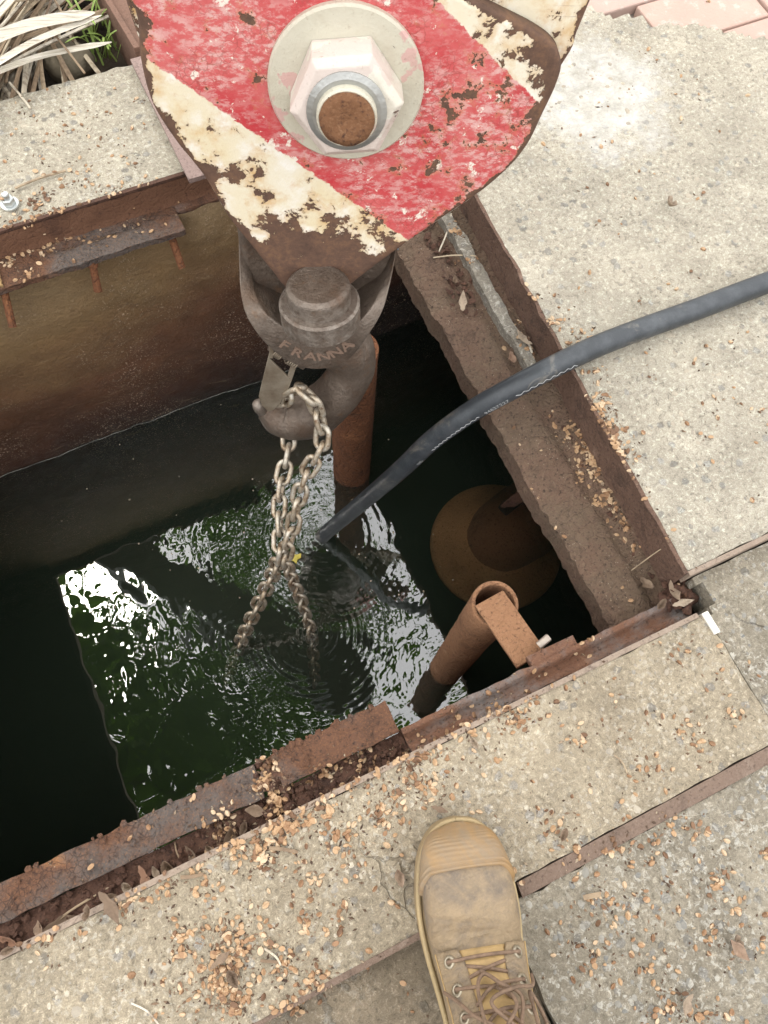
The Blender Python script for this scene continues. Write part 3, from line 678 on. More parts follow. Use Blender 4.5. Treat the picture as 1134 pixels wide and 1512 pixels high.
# ------------------------------------------------------------------ crane hook block
blk = thing('hook_block', 'chipped red and cream striped crane hook block hanging over the pit', 'crane block', CB)
def smooth_closed(pts, n=5):
    m = len(pts); out = []
    for i in range(m):
        p0, p1_, p2_, p3 = (V(pts[(i + k - 1) % m]) for k in range(4))
        for k in range(n):
            t_ = k / n; out.append(.5 * ((2 * p1_) + (p2_ - p0) * t_ + (2 * p0 - 5 * p1_ + 4 * p2_ - p3) * t_ * t_ + (3 * p1_ - p0 - 3 * p2_ + p3) * t_ ** 3))
    return out
def plate(name, px, off, thick, mat, parent, wearf, centre):
    ol = smooth_closed([PL(a, b_, off) for a, b_ in px], 6); c_ = PL(*centre, off); m = len(ol); bm = bmesh.new()
    lay = bm.verts.layers.float.new('wear')
    fac = [1.0, .985, .955, .91, .84, .74, .6, .45, .3, .15]; rings = []
    for k, s_ in enumerate(fac):
        rg_ = []
        for p in ol:
            q_ = c_ + (p - c_) * s_ - (NB * .003 if k == 0 else V()); v_ = bm.verts.new(q_); v_[lay] = wearf(q_, 1 - s_); rg_.append(v_)
        rings.append(rg_)
    cv = bm.verts.new(c_); cv[lay] = 0
    bkr = []
    for p in ol:
        v_ = bm.verts.new(p - NB * thick); v_[lay] = 1.0; bkr.append(v_)
    for k in range(len(rings) - 1):
        for i in range(m): bm.faces.new([rings[k][i], rings[k][(i + 1) % m], rings[k + 1][(i + 1) % m], rings[k + 1][i]])
    for i in range(m):
        bm.faces.new([rings[-1][i], rings[-1][(i + 1) % m], cv]); bm.faces.new([bkr[i], bkr[(i + 1) % m], rings[0][(i + 1) % m], rings[0][i]])
    bm.faces.new(bkr[::-1]); bmesh.ops.recalc_face_normals(bm, faces=bm.faces)
    for f_ in bm.faces: f_.smooth = len(f_.verts) < 20
    bmesh.ops.translate(bm, verts=bm.verts, vec=-V(parent.location))
    me = bpy.data.meshes.new(name); bm.to_mesh(me); bm.free(); me.materials.append(mat)
    o = bpy.data.objects.new(name, me); COL.objects.link(o); o.parent = parent; return o
pinc = PL(470, 420)
cornr = PL(800, 80); lowl = PL(300, 290); rgt = PL(690, 215)
def wf(p, e):
    wv = max(0, 1 - e / .10) * .35 + max(0, 1 - e / .035) * .45
    wv += max(0, 1 - (p - pinc).length / .135) * 1.3
    wv += max(0, 1 - (p - cornr).length / .085) * .42 + max(0, 1 - (p - lowl).length / .12) * .25
    wv += max(0, 1 - (p - rgt).length / .085) * .20
    return min(wv, 1.25)
front = [(190, -60), (203, 30), (208, 90), (226, 155), (262, 212), (302, 262), (338, 322), (372, 365), (402, 402), (425, 428), (470, 442), (508, 428), (530, 412), (575, 378), (640, 332), (705, 288), (752, 248), (780, 213), (800, 172), (822, 125), (829, 95), (820, 70), (792, 48), (745, 24), (700, 2), (640, -30), (560, -60), (380, -70)]
plate('front_plate', front, 0, .018, M_stripe, blk, wf, (500, 190))
side = [(205, -90), (205, 60), (300, 220), (470, 360), (620, 320), (760, 190), (836, 88), (852, 50), (872, 2), (900, -60), (905, -100), (500, -120)]
plate('side_plate', side, -.0205, .014, M_cream, blk, lambda p, e: max(0, 1 - e / .05) * .5, (520, 120))
plate('rear_plate', [(a, b_ + 0) for a, b_ in front], -.125, .016, M_cream, blk, lambda p, e: max(0, 1 - e / .1) * .5, (500, 190))
MB().lathe(CB - NB * .112, NB, [(.03, 0), (.150, 0), (.155, .008), (.135, .026), (.135, .034), (.155, .052), (.150, .062), (.03, .062)], 56).build('sheave', M_rustdark, blk, smooth=True)
dc = PL(511, 124)
MB().lathe(dc, NB, [(.02, 0), (.0755, 0), (.0757, .006), (.0735, .0085), (.02, .0088)], 64).build('washer_plate', M_wash, blk)
# hexagonal nut, one corner edge up-right as in the photo
ax_ = V(NB); a0 = (UB * math.cos(R(3)) + VB * math.sin(R(3))); b0 = ax_.cross(a0)
b = MB(); rn = .0545
def hexr(r_, h_): return [dc + ax_ * h_ + (a0 * math.cos(R(60 * k)) + b0 * math.sin(R(60 * k))) * r_ for k in range(6)]
b.add(hexr(rn, .009) + hexr(rn, .040) + hexr(rn * .86, .046) + hexr(rn * .6, .0465), [(i, (i + 1) % 6, 6 + (i + 1) % 6, 6 + i) for i in range(6)] + [(6 + i, 6 + (i + 1) % 6, 12 + (i + 1) % 6, 12 + i) for i in range(6)] + [(12 + i, 12 + (i + 1) % 6, 18 + (i + 1) % 6, 18 + i) for i in range(6)] + [tuple(range(18, 24))])
b.build('hex_nut', M_nut, blk, bevel=.0012)
M_bare = m_simple('bare_ring_steel', (.42, .42, .40), .35, .6, .0008, 160)
MB().lathe(dc + NB * .0455, NB, [(.020, 0), (.0375, 0), (.038, .003), (.0325, .0055), (.020, .0056)], 40).build('collar_ring', M_bare, blk, smooth=False)
MB().lathe(dc + NB * .046, NB, [(.0285, 0), (.0285, .0115), (.0268, .0138), (.0255, .0134)], 40, cap=False).build('bolt_rim', M_wash, blk)
MB().lathe(dc + NB * .0525, NB, [(.0262, 0), (.0260, .0085), (.018, .0092), (.006, .0080), (.001, .0070)], 40).noise(.0006, 150).build('bolt_end', rust('bolt_end_rust', (.07, .03, .018), (.20, .09, .04), (.38, .22, .12), sc=30, bump=.002), blk, smooth=True)
# falls of rope up to the boom
boomz = 2.3
M_rope = m_simple('wire_rope', (.10, .095, .09), .5, .6, .002, 300)
for s_ in (-1, 1):
    p = CB - NB * .08 + UB * .14 * s_ + VB * .04
    b = MB(); b.tube([p, p + V((.0 - .02 * s_, .0, boomz - p.z))], .008, 10)
    tag(b.build('wire_rope', M_rope), 'wire rope holding the hook block, %s of the two' % ('left' if s_ < 0 else 'right'), 'wire rope')
# boom of the crane overhead, seen only in the water
A1, A2 = W(505, 985, 2 * WATER_Z - boomz), W(170, 800, 2 * WATER_Z - boomz)
A1.z = A2.z = boomz; dirb = (A2 - A1).normalized(); A1 = V((CB.x, CB.y + .08, boomz)) ; sideb = V((-dirb.y, dirb.x, 0))
bm0 = thing('crane_boom', 'dark crane boom overhead that carries the hook block', 'crane boom', A1)
b = MB(); b.box(A1 + dirb * 2.2 + V((0, 0, .16)), dirb * 2.3, sideb * .14, (0, 0, .16)); b.build('boom_section', m_simple('boom_grey', (.10, .10, .095), .6), bm0, bevel=.01)
b = MB(); b.box(A1 + V((0, 0, .12)), dirb * .16, sideb * .17, (0, 0, .2)); b.build('boom_head', m_simple('boom_head_grey', (.06, .06, .06), .6), bm0, bevel=.02)

# ------------------------------------------------------------------ hook
hk = thing('crane_hook', 'dark steel crane hook with cast lettering hanging from the block', 'crane hook', PL(470, 560, -.06))
b = MB()
yo = smooth_closed([PL(a, b_, -.028) for a, b_ in ((350, 300), (353, 380), (356, 440), (366, 476), (392, 512), (425, 536), (470, 545), (512, 532), (545, 492), (564, 462), (574, 420), (582, 375), (592, 320), (585, 285), (530, 270), (400, 270))], 4)
b.prism(yo, -NB * .085)
o = b.build('yoke', M_hook, hk, bevel=.012, seg=4, smooth=True)
HO = -.010
T0 = PL(469, 419, .030)      # top of the shank nut
FO = .03
MB().lathe(T0, -VB, [(.004, .0015), (.024, .0010), (.0335, 0), (.0350, .0008), (.0385, .0042), (.0392, .0065), (.0392, .034), (.03, .034)], 56).build('shank_nut', M_hook, hk, smooth=False)
sharp(hk.children[-1], 24)
outer = [(352, 350), (353, 395), (356, 440), (368, 476), (398, 514), (434, 538), (470, 546), (512, 534), (545, 494), (565, 460), (575, 425), (583, 385), (588, 350)]
inner = [(372, 385), (374, 415), (380, 441), (392, 463), (425, 488), (450, 499), (472, 503), (505, 494), (532, 474), (550, 452), (560, 430), (566, 405), (570, 385)]
offs = [-.035, -.022, .0, .020, .031, .034, .035, .034, .031, .018, .0, -.022, -.035]
so_, si_, sf_ = spline([V((a, b_, 0)) for a, b_ in outer], 4), spline([V((a, b_, 0)) for a, b_ in inner], 4), spline([V((o_, 0, 0)) for o_ in offs], 4)
b = MB(); vs = []; m = len(so_)
for a, c_, o_ in zip(so_, si_, sf_):
    fo = PL(a.x, a.y, o_.x); fi = PL(c_.x, c_.y, o_.x); vs += [fo, fi, fi - NB * (o_.x + .07), fo - NB * (o_.x + .09)]
b.add(vs, [(4 * i + k, 4 * i + (k + 1) % 4, 4 * i + 4 + (k + 1) % 4, 4 * i + 4 + k) for i in range(m - 1) for k in range(4)] + [(0, 1, 2, 3), tuple(4 * (m - 1) + k for k in (3, 2, 1, 0))])
o = b.build('collar', M_hook, hk, bevel=.005, seg=3, smooth=True)
MB().lathe(T0 - VB * .026, -VB, [(.01, 0), (.047, 0), (.050, .003), (.050, .03), (.01, .03)], 40).build('bearing', M_hook, hk, smooth=False); sharp(hk.children[-1], 30)
hp = [(474, 478, 46), (496, 500, 46), (514, 518, 40), (520, 540, 34), (509, 566, 34), (487, 592, 35), (462, 610, 37), (436, 617, 34), (414, 616, 29), (400, 609, 21), (390, 600, 13), (384, 594, 10)]
pts = [PL(a, b_, HO) for a, b_, _ in hp]; rr = [r_ * (PL(a, b_, HO) - O).dot(AZ) / FPX for a, b_, r_ in hp]
ps = spline(pts, 5); rs_ = [x.x for x in spline([V((r_, 0, 0)) for r_ in rr], 5)]
b = MB(); b.tube(ps, rs_, 24, up=NB, flat=1.0); b.noise(.0012, 25)
b.build('hook_bowl', M_hook, hk, smooth=True)
tipc = PL(383, 601, HO + .02)
b = MB(); b.lathe(tipc, (PL(378, 590, .0) - PL(390, 612, .0)), [(.002, -.015), (.0075, -.012), (.0095, -.004), (.0095, .004), (.0075, .010), (.002, .013)], 18).build('tip_knob', M_hook, hk, smooth=True)
# latch
LO = HO + .036
b = MB()
for poly in (((396, 528), (424, 556), (429, 560), (420, 585), (413, 597), (404, 606), (396, 608), (386, 598), (382, 586), (388, 560)), ((400, 508), (406, 508), (403, 530), (396, 529)), ((434, 527), (440, 531), (431, 560), (424, 557))):
    b.prism([PL(a, b_, LO) for a, b_ in poly], -NB * .004)
b.prism([PL(a, b_, LO) for a, b_ in ((440, 531), (441.5, 532), (418, 598), (413, 600))], -NB * .02)
b.build('latch', M_latch, hk, bevel=.0011)
h0, h1 = PL(398, 512, LO - .008), PL(449, 541, LO - .008)
MB().tube([h0, h1], .0052, 14).build('latch_pin', M_hook, hk, smooth=True)
for u0, u1 in ((.12, .34), (.52, .80)):
    b = MB(); d_ = (h1 - h0); t_ = d_.normalized(); a_ = t_.orthogonal().normalized(); c_ = t_.cross(a_)
    b.tube([h0 + d_ * (u0 + (u1 - u0) * i / 60) + (a_ * math.cos(i * 6.283 / 12) + c_ * math.sin(i * 6.283 / 12)) * .0085 for i in range(61)], .0013, 6).build('spring', M_latch, hk, smooth=True)
# cast lettering along the collar
b = MB(); word = 'FRANNA'; pa = [PL(a, b_, .0355) for a, b_ in ((418, 514), (437, 523.5), (458, 529), (479, 529), (498, 523), (514, 513))]
for i, ch in enumerate(word):
    cu = bpy.data.curves.new('glyph', 'FONT'); cu.body = ch; cu.size = .0205; cu.align_x = 'CENTER'; cu.extrude = .0016; cu.offset = .0004
    to = bpy.data.objects.new('glyph', cu); COL.objects.link(to); dg = bpy.context.evaluated_depsgraph_get(); me = to.evaluated_get(dg).to_mesh()
    tg = (pa[min(i + 1, 5)] - pa[max(i - 1, 0)]).normalized(); upv = NB.cross(tg)
    if upv.dot(VB) < 0: upv = -upv
    b.add([pa[i] + tg * v_.co.x * 1.2 + upv * (v_.co.y - .003) + NB * (v_.co.z - (.0035 if i == 0 else .0004 if i == 5 else .0012)) for v_ in me.vertices], [list(p.vertices) for p in me.polygons])
    to.evaluated_get(dg).to_mesh_clear(); bpy.data.objects.remove(to); bpy.data.curves.remove(cu)
b.build('lettering', M_letter, hk)

ch_ = {o.name.split('.')[0]: o for o in hk.children}
for o in list(hk.children):
    k_ = o.name.split('.')[0]
    if k_ in ('latch_pin', 'spring'): o.parent = ch_['latch']
    elif k_ == 'lettering': o.parent = ch_['collar']
    elif k_ == 'tip_knob': o.parent = ch_['hook_bowl']
    elif k_ == 'bearing': o.parent = ch_['shank_nut']
ch_ = {o.name.split('.')[0]: o for o in blk.children}
for o in list(blk.children):
    k_ = o.name.split('.')[0]
    if k_ in ('collar_ring', 'bolt_rim', 'bolt_end'): o.parent = ch_['hex_nut']
fl_ = [o for o in bk.children if o.name.startswith('flange')][0]
for o in list(bk.children):
    if o.name.startswith(('stud', 'weld_bead')): o.parent = fl_
# ------------------------------------------------------------------ chain
def link_mesh():
    b = MB(); hl, hw_, r_ = .0135, .0106, .0042; pth = []
    for k in range(9): a = math.pi * k / 8; pth.append(V((math.cos(a) * hw_, 0, hl * .62 + math.sin(a) * hw_)))
    for k in range(9): a = math.pi + math.pi * k / 8; pth.append(V((math.cos(a) * hw_, 0, -hl * .62 + math.sin(a) * hw_)))
    nn = 10; m = len(pth); vs = []
    for i, p in enumerate(pth):
        t_ = (pth[(i + 1) % m] - pth[i - 1]).normalized(); a = V((0, 1, 0)); c_ = t_.cross(a)
        vs += [p + (a * math.cos(6.2832 * k / nn) + c_ * math.sin(6.2832 * k / nn)) * r_ for k in range(nn)]
    b.add(vs, [(i * nn + k, i * nn + (k + 1) % nn, ((i + 1) % m) * nn + (k + 1) % nn, ((i + 1) % m) * nn + k) for i in range(m) for k in range(nn)])
    return b
proto_link = None
def chain(label, pts, roll, step=.0282, up=None):
    global proto_link
    path = resample(spline(pts, 14), step); root = thing('lifting_chain', label, 'chain', path[0], 'strands of lifting chain')
    for i in range(len(path) - 1):
        c_ = (path[i] + path[i + 1]) / 2; z_ = (path[i + 1] - path[i]).normalized()
        x_ = (AX - z_ * AX.dot(z_)).normalized(); y_ = z_.cross(x_); a = roll + (math.pi / 2) * (i % 2) + random.gauss(0, .16)
        xr = x_ * math.cos(a) + y_ * math.sin(a); yr = z_.cross(xr)
        if proto_link is None:
            o = link_mesh().build('link', M_chain, None, smooth=True); proto_link = o
        else:
            o = proto_link.copy(); COL.objects.link(o)
        o.parent = root; o.matrix_world = Matrix.Translation(c_ - path[0]) @ Matrix((xr, yr, z_)).transposed().to_4x4()
        o.matrix_parent_inverse = Matrix.Identity(4); o.matrix_basis = o.matrix_world.copy()
    return root
def hang(h, a_, upper, lower, zs=-.27):          # the strand falls evenly to where the legs part, then on to the water
    pts = [a_] + upper; L_ = [0.0]
    for (xa, ya), (xb, yb) in zip(pts, pts[1:]): L_.append(L_[-1] + math.hypot(xb - xa, yb - ya))
    out = [W(a, b_, h.z + (zs - h.z) * (l / L_[-1]) ** 1.08) for (a, b_), l in zip(upper, L_[1:])]; m = len(lower)
    return out + [W(a, b_, zs + (-.612 - zs) * (k + 1) / m) for k, (a, b_) in enumerate(lower)]
h1_ = PL(472, 620, .040); h2_ = PL(424, 618, -.046)
chain('front strand of lifting chain draped over the hook, ending in the right leg under water',
      [PL(416, 597, -.003), PL(428, 581, .019), PL(447, 574, .029), PL(463, 592, .035), h1_] + hang(h1_, (472, 620), [(478, 645), (469, 672), (451, 702), (440, 740), (431, 785), (421, 822)], [(432, 855), (446, 890), (459, 930)]) + [W(463, 975, -.72), W(466, 1010, -.85)], .25)
chain('rear strand of lifting chain behind the hook, ending in the left leg under water',
      [PL(426, 596, -.047), h2_] + hang(h2_, (424, 618), [(427, 648), (424, 675), (416, 710), (412, 750), (413, 790), (412, 822)], [(402, 850), (385, 885), (368, 920), (356, 946)]) + [W(342, 985, -.76), W(332, 1015, -.88)], .2)

# ------------------------------------------------------------------ hose
ho = thing('hose', 'thick black rubber hose running over the pale slab and down into the water', 'hose', W(700, 605, 0))
HR = .0157
hpts = [V((4.2, .9, -.072)), V((2.4, .55, -.070)), V((1.85, .36, -.05)), V((1.55, .33, .03)), W(1300, 358, .042), W(1134, 417, .0405), W(1030, 456, .0405), W(930, 492, .0405), W(868, 517, .042), W(810, 545, .040), W(755, 574, .022), W(700, 605, -.02), W(640, 648, -.10), W(590, 695, -.21), W(535, 742, -.40), W(478, 790, -.615), W(440, 830, -.78), W(415, 860, -.95)]
hp_ = spline(hpts, 10); b = MB(); b.tube(hp_, HR, 28); b.build('tube', M_hose, ho, smooth=True)
# print along the hose: wavy line and digits
hd = resample(hp_, .0016)
def onhose(i, ang_, off=0.0):
    i = max(1, min(len(hd) - 2, i)); p = hd[i]; t_ = (hd[i + 1] - hd[i - 1]).normalized()
    e_ = (O - p).normalized(); e_ = (e_ - t_ * e_.dot(t_)).normalized(); s_ = t_.cross(e_)
    if s_.dot(AY) < 0: s_ = -s_
    return p + (e_ * math.cos(ang_) + s_ * math.sin(ang_)) * (HR + off), t_, e_, s_
def idx(p): return min(range(len(hd)), key=lambda i: (hd[i] - p).length)
def wave(i0, i1):
    b = MB(); b.tube([onhose(i, R(52) + .10 * math.sin(i * .95), .0002)[0] for i in range(i0, i1)], .00045, 5); b.build('wavy_line', M_print, ho)
def text(s_, i0, size=.010):
    b = MB(); i = i0
    for ch in s_:
        cu = bpy.data.curves.new('glyph', 'FONT'); cu.body = ch; cu.size = size; cu.align_x = 'CENTER'
        to = bpy.data.objects.new('glyph', cu); COL.objects.link(to); dg = bpy.context.evaluated_depsgraph_get(); me = to.evaluated_get(dg).to_mesh()
        p, t_, e_, q_ = onhose(i, R(52), .0005); nn = (p - hd[max(1, min(len(hd) - 2, i))]).normalized(); tt = -t_ if t_.dot(AX) < 0 else t_; up_ = nn.cross(tt)
        b.add([p + tt * v_.co.x + up_ * (v_.co.y - size * .35) for v_ in me.vertices], [list(f_.vertices) for f_ in me.polygons])
        to.evaluated_get(dg).to_mesh_clear(); bpy.data.objects.remove(to); bpy.data.curves.remove(cu)
        i -= max(3, int(size * .66 / .0016))
    b.build('print', M_print, ho)
def sp_i(px, py, z): return idx(W(px, py, z))
ia, ib, ic, id_, ie = sp_i(930, 492, .04), sp_i(850, 526, .04), sp_i(755, 574, .02), sp_i(700, 605, -.02), sp_i(640, 648, -.1)
wave(ib + 6, ic); text('94627227', ic + 28, .0085); wave(ic + 36, ie + 6)
text('945', ie + 34, .009)

# ------------------------------------------------------------------ boot
TO = V((.1085, -.068, 0)); AB = V((-.305, -.952, 0)).normalized(); RB = V((.952, -.305, 0)).normalized()
rings = [((.007, .026), (.004, .034), .010), ((.009, .025), (.010, .046), .028), ((.018, .025), (.022, .060), .0405), ((.040, .025), (.044, .071), .0490), ((.070, .025), (.072, .077), .0535),
         ((.100, .025), (.096, .081), .0540), ((.135, .025), (.118, .090), .0505), ((.175, .025), (.138, .106), .0465), ((.220, .026), (.156, .128), .0435), ((.265, .030), (.172, .152), .0425),
         ((.292, .060), (.184, .178), .0430), ((.298, .110), (.192, .205), .0440), ((.297, .160), (.197, .230), .0450)]
rings = [(a, b_, w_ * .91) for a, b_, w_ in rings]
TO = TO - RB * .0045
def BS(t_, ph, off=0.0):
    t_ = max(0, min(len(rings) - 1.0001, t_)); i = int(t_); f_ = t_ - i
    def at(k): k = max(0, min(len(rings) - 1, k)); (a, b_), (c_, d_), w_ = rings[k]; return (a, b_, c_, d_, w_)
    v0, v1, v2, v3 = at(i - 1), at(i), at(i + 1), at(i + 2)
    g = [.5 * (2 * p1_ + (p2_ - p0) * f_ + (2 * p0 - 5 * p1_ + 4 * p2_ - p3) * f_ * f_ + (3 * p1_ - p0 - 3 * p2_ + p3) * f_ ** 3) for p0, p1_, p2_, p3 in zip(v0, v1, v2, v3)]
    bs, bz, ts, tz, w_ = g; e = .80
    cc = math.copysign(abs(math.cos(ph)) ** e, math.cos(ph)); ss = math.copysign(abs(math.sin(ph)) ** e, math.sin(ph))
    ms, mz, hs_, hz_ = (bs + ts) / 2, (bz + tz) / 2, (ts - bs) / 2, (tz - bz) / 2
    hl_ = math.hypot(hs_, hz_) or 1
    s_ = ms + cc * (hs_ + off * hs_ / hl_); z_ = mz + cc * (hz_ + off * hz_ / hl_)
    return TO + AB * s_ + RB * (ss * (w_ + off)) + V((0, 0, z_))
def bmat(name, base, stain, stainamt, bump=.0012, gloss=.6):
    n = NT(name); a = n.noise(14, 7, .65, .5)
    c = n.mix(n.step(a, .32, .7), tuple(x * .78 for x in base), tuple(min(1, x * 1.15) for x in base))
    c = n.mix(n.ma('MULTIPLY', n.step(n.noise(13, 7, .66, .8), .45, .62), stainamt), c, stain)
    c = n.mix(n.ma('MULTIPLY', n.step(n.noise(130, 5, .7), .52, .72), .35), c, tuple(min(1, x * 1.35) for x in base))
    h = n.ma('ADD', n.ma('MULTIPLY', n.noise(240, 6, .6), .4), n.ma('MULTIPLY', n.noise(1.0, 4, .6, .4, co=n.mapv((30, 90, 60), (0, 0, R(-17)))), .8))
    return n.out(c, gloss, None, n.bump(h, bump), .3)
M_lea = bmat('tan_nubuck', (.31, .228, .14), (.15, .122, .10), .85, .0042)
M_cap = bmat('worn_toe_leather', (.32, .195, .085), (.24, .195, .145), .7, .0012, .5)
M_sole = bmat('rubber_sole', (.34, .25, .14), (.15, .12, .09), .5)
M_tong = bmat('tongue_leather', (.46, .31, .14), (.2, .14, .08), .4)
M_lace = m_simple('brown_lace', (.20, .13, .085), .8, 0, .0006, 900, .35, 120)
M_eye = m_simple('brass_eyelet', (.36, .31, .23), .35, .7)
bt = thing('work_boot', 'scuffed tan leather lace-up work boot standing on the concrete', 'boot', TO + AB * .15)
def patch(name, t0, t1, p0, p1_, off, mat, nt=24, npn=14, thick=.0, extra=None, closed=False):
    b = MB(); vs = []
    for i in range(nt + 1):
        for j in range(npn + 1):
            t_ = t0 + (t1 - t0) * i / nt; u = j / npn
            a0_, a1_ = (p0(t_), p1_(t_)) if callable(p0) else (p0, p1_)
            ph = a0_ + (a1_ - a0_) * u; of = off + (extra(t_, ph) if extra else 0); vs.append(BS(t_, ph, of))
    b.add(vs, [(i * (npn + 1) + j, i * (npn + 1) + j + 1, (i + 1) * (npn + 1) + j + 1, (i + 1) * (npn + 1) + j) for i in range(nt) for j in range(npn)])
    o = b.build(name, mat, bt, smooth=True)
    if thick:
        md = o.modifiers.new('thick', 'SOLIDIFY'); md.thickness = thick; md.offset = 0
    return o
def crease(t_, ph):
    if abs(ph) > 1.5: return 0
    g = math.exp(-((t_ - 5.15 - .35 * math.sin(ph * 1.3)) / .16) ** 2) * .0046 + math.exp(-((t_ - 5.75 + .25 * math.sin(ph * 2)) / .14) ** 2) * .0034
    return (-g + .0024 * math.exp(-((t_ - 5.45) / .14) ** 2)) * math.cos(ph * .95)
patch('upper', 0, 12, -math.pi, math.pi, 0, M_lea, 110, 60, 0, crease)
def capend(ph): return 3.45 - .30 * math.cos(ph) + .6 * max(0, abs(ph) - .9)
b = MB(); vs = []; nt, npn = 60, 44
for i in range(nt + 1):
    for j in range(npn + 1):
        ph = -1.75 + 3.5 * j / npn; te = capend(ph); t_ = te * i / nt; x_ = te - t_
        of = .0030 + .0016 * math.exp(-((x_ - .12) / .05) ** 2) - .0014 * math.exp(-((x_ - .22) / .035) ** 2) + .0012 * math.exp(-((x_ - .32) / .05) ** 2)
        if .45 < x_ < 1.9 and abs(ph) < 1.15: of += .0003 * (1 + .7 * math.sin(ph * 4 + x_ * 3)) * math.sin(x_ * 28 + .6 * math.sin(ph * 3)) * min(1, (x_ - .45) * 4)
        if i == nt: of = -.001
        vs.append(BS(t_, ph, of))
b.add(vs, [(i * (npn + 1) + j, i * (npn + 1) + j + 1, (i + 1) * (npn + 1) + j + 1, (i + 1) * (npn + 1) + j) for i in range(nt) for j in range(npn)])
b.build('toe_cap', M_cap, bt, smooth=True)
# sole with welt
half = [(0, .0), (.003, .018), (.010, .0305), (.022, .0415), (.040, .0505), (.065, .0568), (.095, .0585), (.13, .0550), (.165, .0485), (.20, .0430), (.25, .0410), (.285, .0370), (.303, .0240), (.310, .0)]
half = [(s_ - .003 * (s_ < .06), w_ * .955) for s_, w_ in half]; cl = [V((s_, w_, 0)) for s_, w_ in half]; cs = spline(cl, 5)
loop = [(p.x, p.y) for p in cs] + [(p.x, -p.y) for p in cs[::-1][1:-1]]
b = MB(); lay = [(.93, .0), (1.0, .004), (1.0, .012), (.985, .0135), (1.0, .015), (1.0, .022), (.985, .0265), (.93, .0275)]
m = len(loop); vs = []
for k, z_ in lay:
    for s_, w_ in loop: vs.append(TO + AB * (.155 + (s_ - .155) * (1 - (1 - k) * .45)) + RB * (w_ * k + .0005) + V((0, 0, z_ + .0015)))
b.add(vs, [(i * m + j, i * m + (j + 1) % m, (i + 1) * m + (j + 1) % m, (i + 1) * m + j) for i in range(len(lay) - 1) for j in range(m)] + [list(range(m))[::-1], list(range((len(lay) - 1) * m, len(lay) * m))])
so = sharp(b.build('sole', M_sole, bt, smooth=True), 50)
b = MB(); b.tube([TO + AB * (.155 + (s_ - .155) * .975) + RB * w_ * .945 + V((0, 0, .0305)) for s_, w_ in loop[:len(loop)]] + [TO + AB * (.155 + (loop[0][0] - .155) * .975) + V((0, 0, .0305))], .0030, 8).build('welt', bmat('welt', (.40, .30, .16), (.2, .15, .1), .4), bt, smooth=True)
ST = 5.95
patch('tongue', ST + .05, 12, -.42, .42, .0012, M_tong, 40, 10, .001, lambda t_, ph: .002 * math.cos(ph * 3) + .0008 * math.sin(t_ * 7))
for sgn in (-1, 1):
    patch('facing', ST, 12, lambda t_, s_=sgn: s_ * (.33 + .10 * max(0, 1 - (t_ - ST) / .5)), lambda t_, s_=sgn: s_ * (1.12 + .10 * max(0, t_ - 8)), .0030, M_lea, 40, 12, .0022)
    b = MB(); b.tube([BS(ST + .02 + i * .15, sgn * (1.10 + .10 * max(0, ST + i * .15 - 8)), .0044) for i in range(40)], .0006, 5).build('stitching', M_tong, bt)
eyes = []
for k, te in enumerate((6.35, 7.35, 8.3, 9.2, 10.1, 11.0)):
    row = []
    for sgn in (-1, 1):
        ph = sgn * .70; c_ = BS(te, ph, .0044); nr = (BS(te, ph, .02) - c_).normalized()
        b = MB(); b.lathe(c_, nr, [(.0028, -.001), (.0032, .0012), (.0048, .0014), (.0062, .0006), (.0064, -.001)], 20, cap=False); b.build('eyelet', M_eye, bt, smooth=True)
        row.append((te, ph))
    eyes.append(row)
def lace(pts, r_=.0018): MB().tube(spline(pts, 8), r_, 8).build('lace', M_lace, bt, smooth=True)
E_ = lambda k, s_, off=.006: BS(eyes[k][s_][0], eyes[k][s_][1], off)
lace([E_(0, 0, .003), E_(0, 0, .0075) + RB * .003, BS(6.35, 0, .0085), E_(0, 1, .0075) - RB * .003, E_(0, 1, .003)])
for k in range(5):
    for s_ in (0, 1):
        sg = -1 if s_ == 0 else 1
        if k == 0: lace([BS(6.62, sg * .34, .003), BS(6.85, 0, .006 + .002 * s_), BS(7.05, -sg * .34, .003)])
        else: lace([E_(k, s_, .003), E_(k, s_, .0075) - RB * sg * .003, BS((eyes[k][0][0] + eyes[k + 1][0][0]) / 2 - .2, 0, .009 + .002 * s_), BS(eyes[k + 1][0][0] - .2, -sg * .36, .004)])
# loose bow
lace([BS(9.2, -.1, .013), BS(8.6, -.38, .016), BS(7.9, -.62, .013), BS(7.3, -.98, .010)])
lace([BS(9.3, .0, .015), BS(8.5, .18, .019), BS(7.6, .05, .016), BS(6.95, -.10, .011)])
lace([BS(9.2, .2, .013), BS(8.2, .30, .018), BS(7.7, .05, .020), BS(7.15, -.06, .014), BS(7.7, -.20, .017), BS(9.3, -.25, .014)])
lace([BS(9.3, .1, .013), BS(8.4, -.08, .022), BS(7.95, .20, .022), BS(7.75, .62, .016), BS(7.2, .88, .010)])
lace([BS(9.4, .55, .012), BS(8.6, .52, .015), BS(7.9, .62, .012), BS(8.6, .92, .012), BS(9.6, 1.15, .010)])
tp = [BS(11.9, -math.pi + 2 * math.pi * i / 24, -.004) for i in range(24)]
b = MB(); cen = sum(tp, V()) / 24
b.add(tp + [cen + (p - cen) * .93 + V((0, -.01, .06)) for p in tp] + [cen + (p - cen) * .9 + V((0, -.02, .10)) for p in tp], [(i, (i + 1) % 24, 24 + (i + 1) % 24, 24 + i) for i in range(24)] + [(24 + i, 24 + (i + 1) % 24, 48 + (i + 1) % 24, 48 + i) for i in range(24)] + [list(range(48, 72))])
b.build('sock', m_simple('grey_sock', (.18, .18, .18), .95, 0, .002, 300), bt, smooth=True)

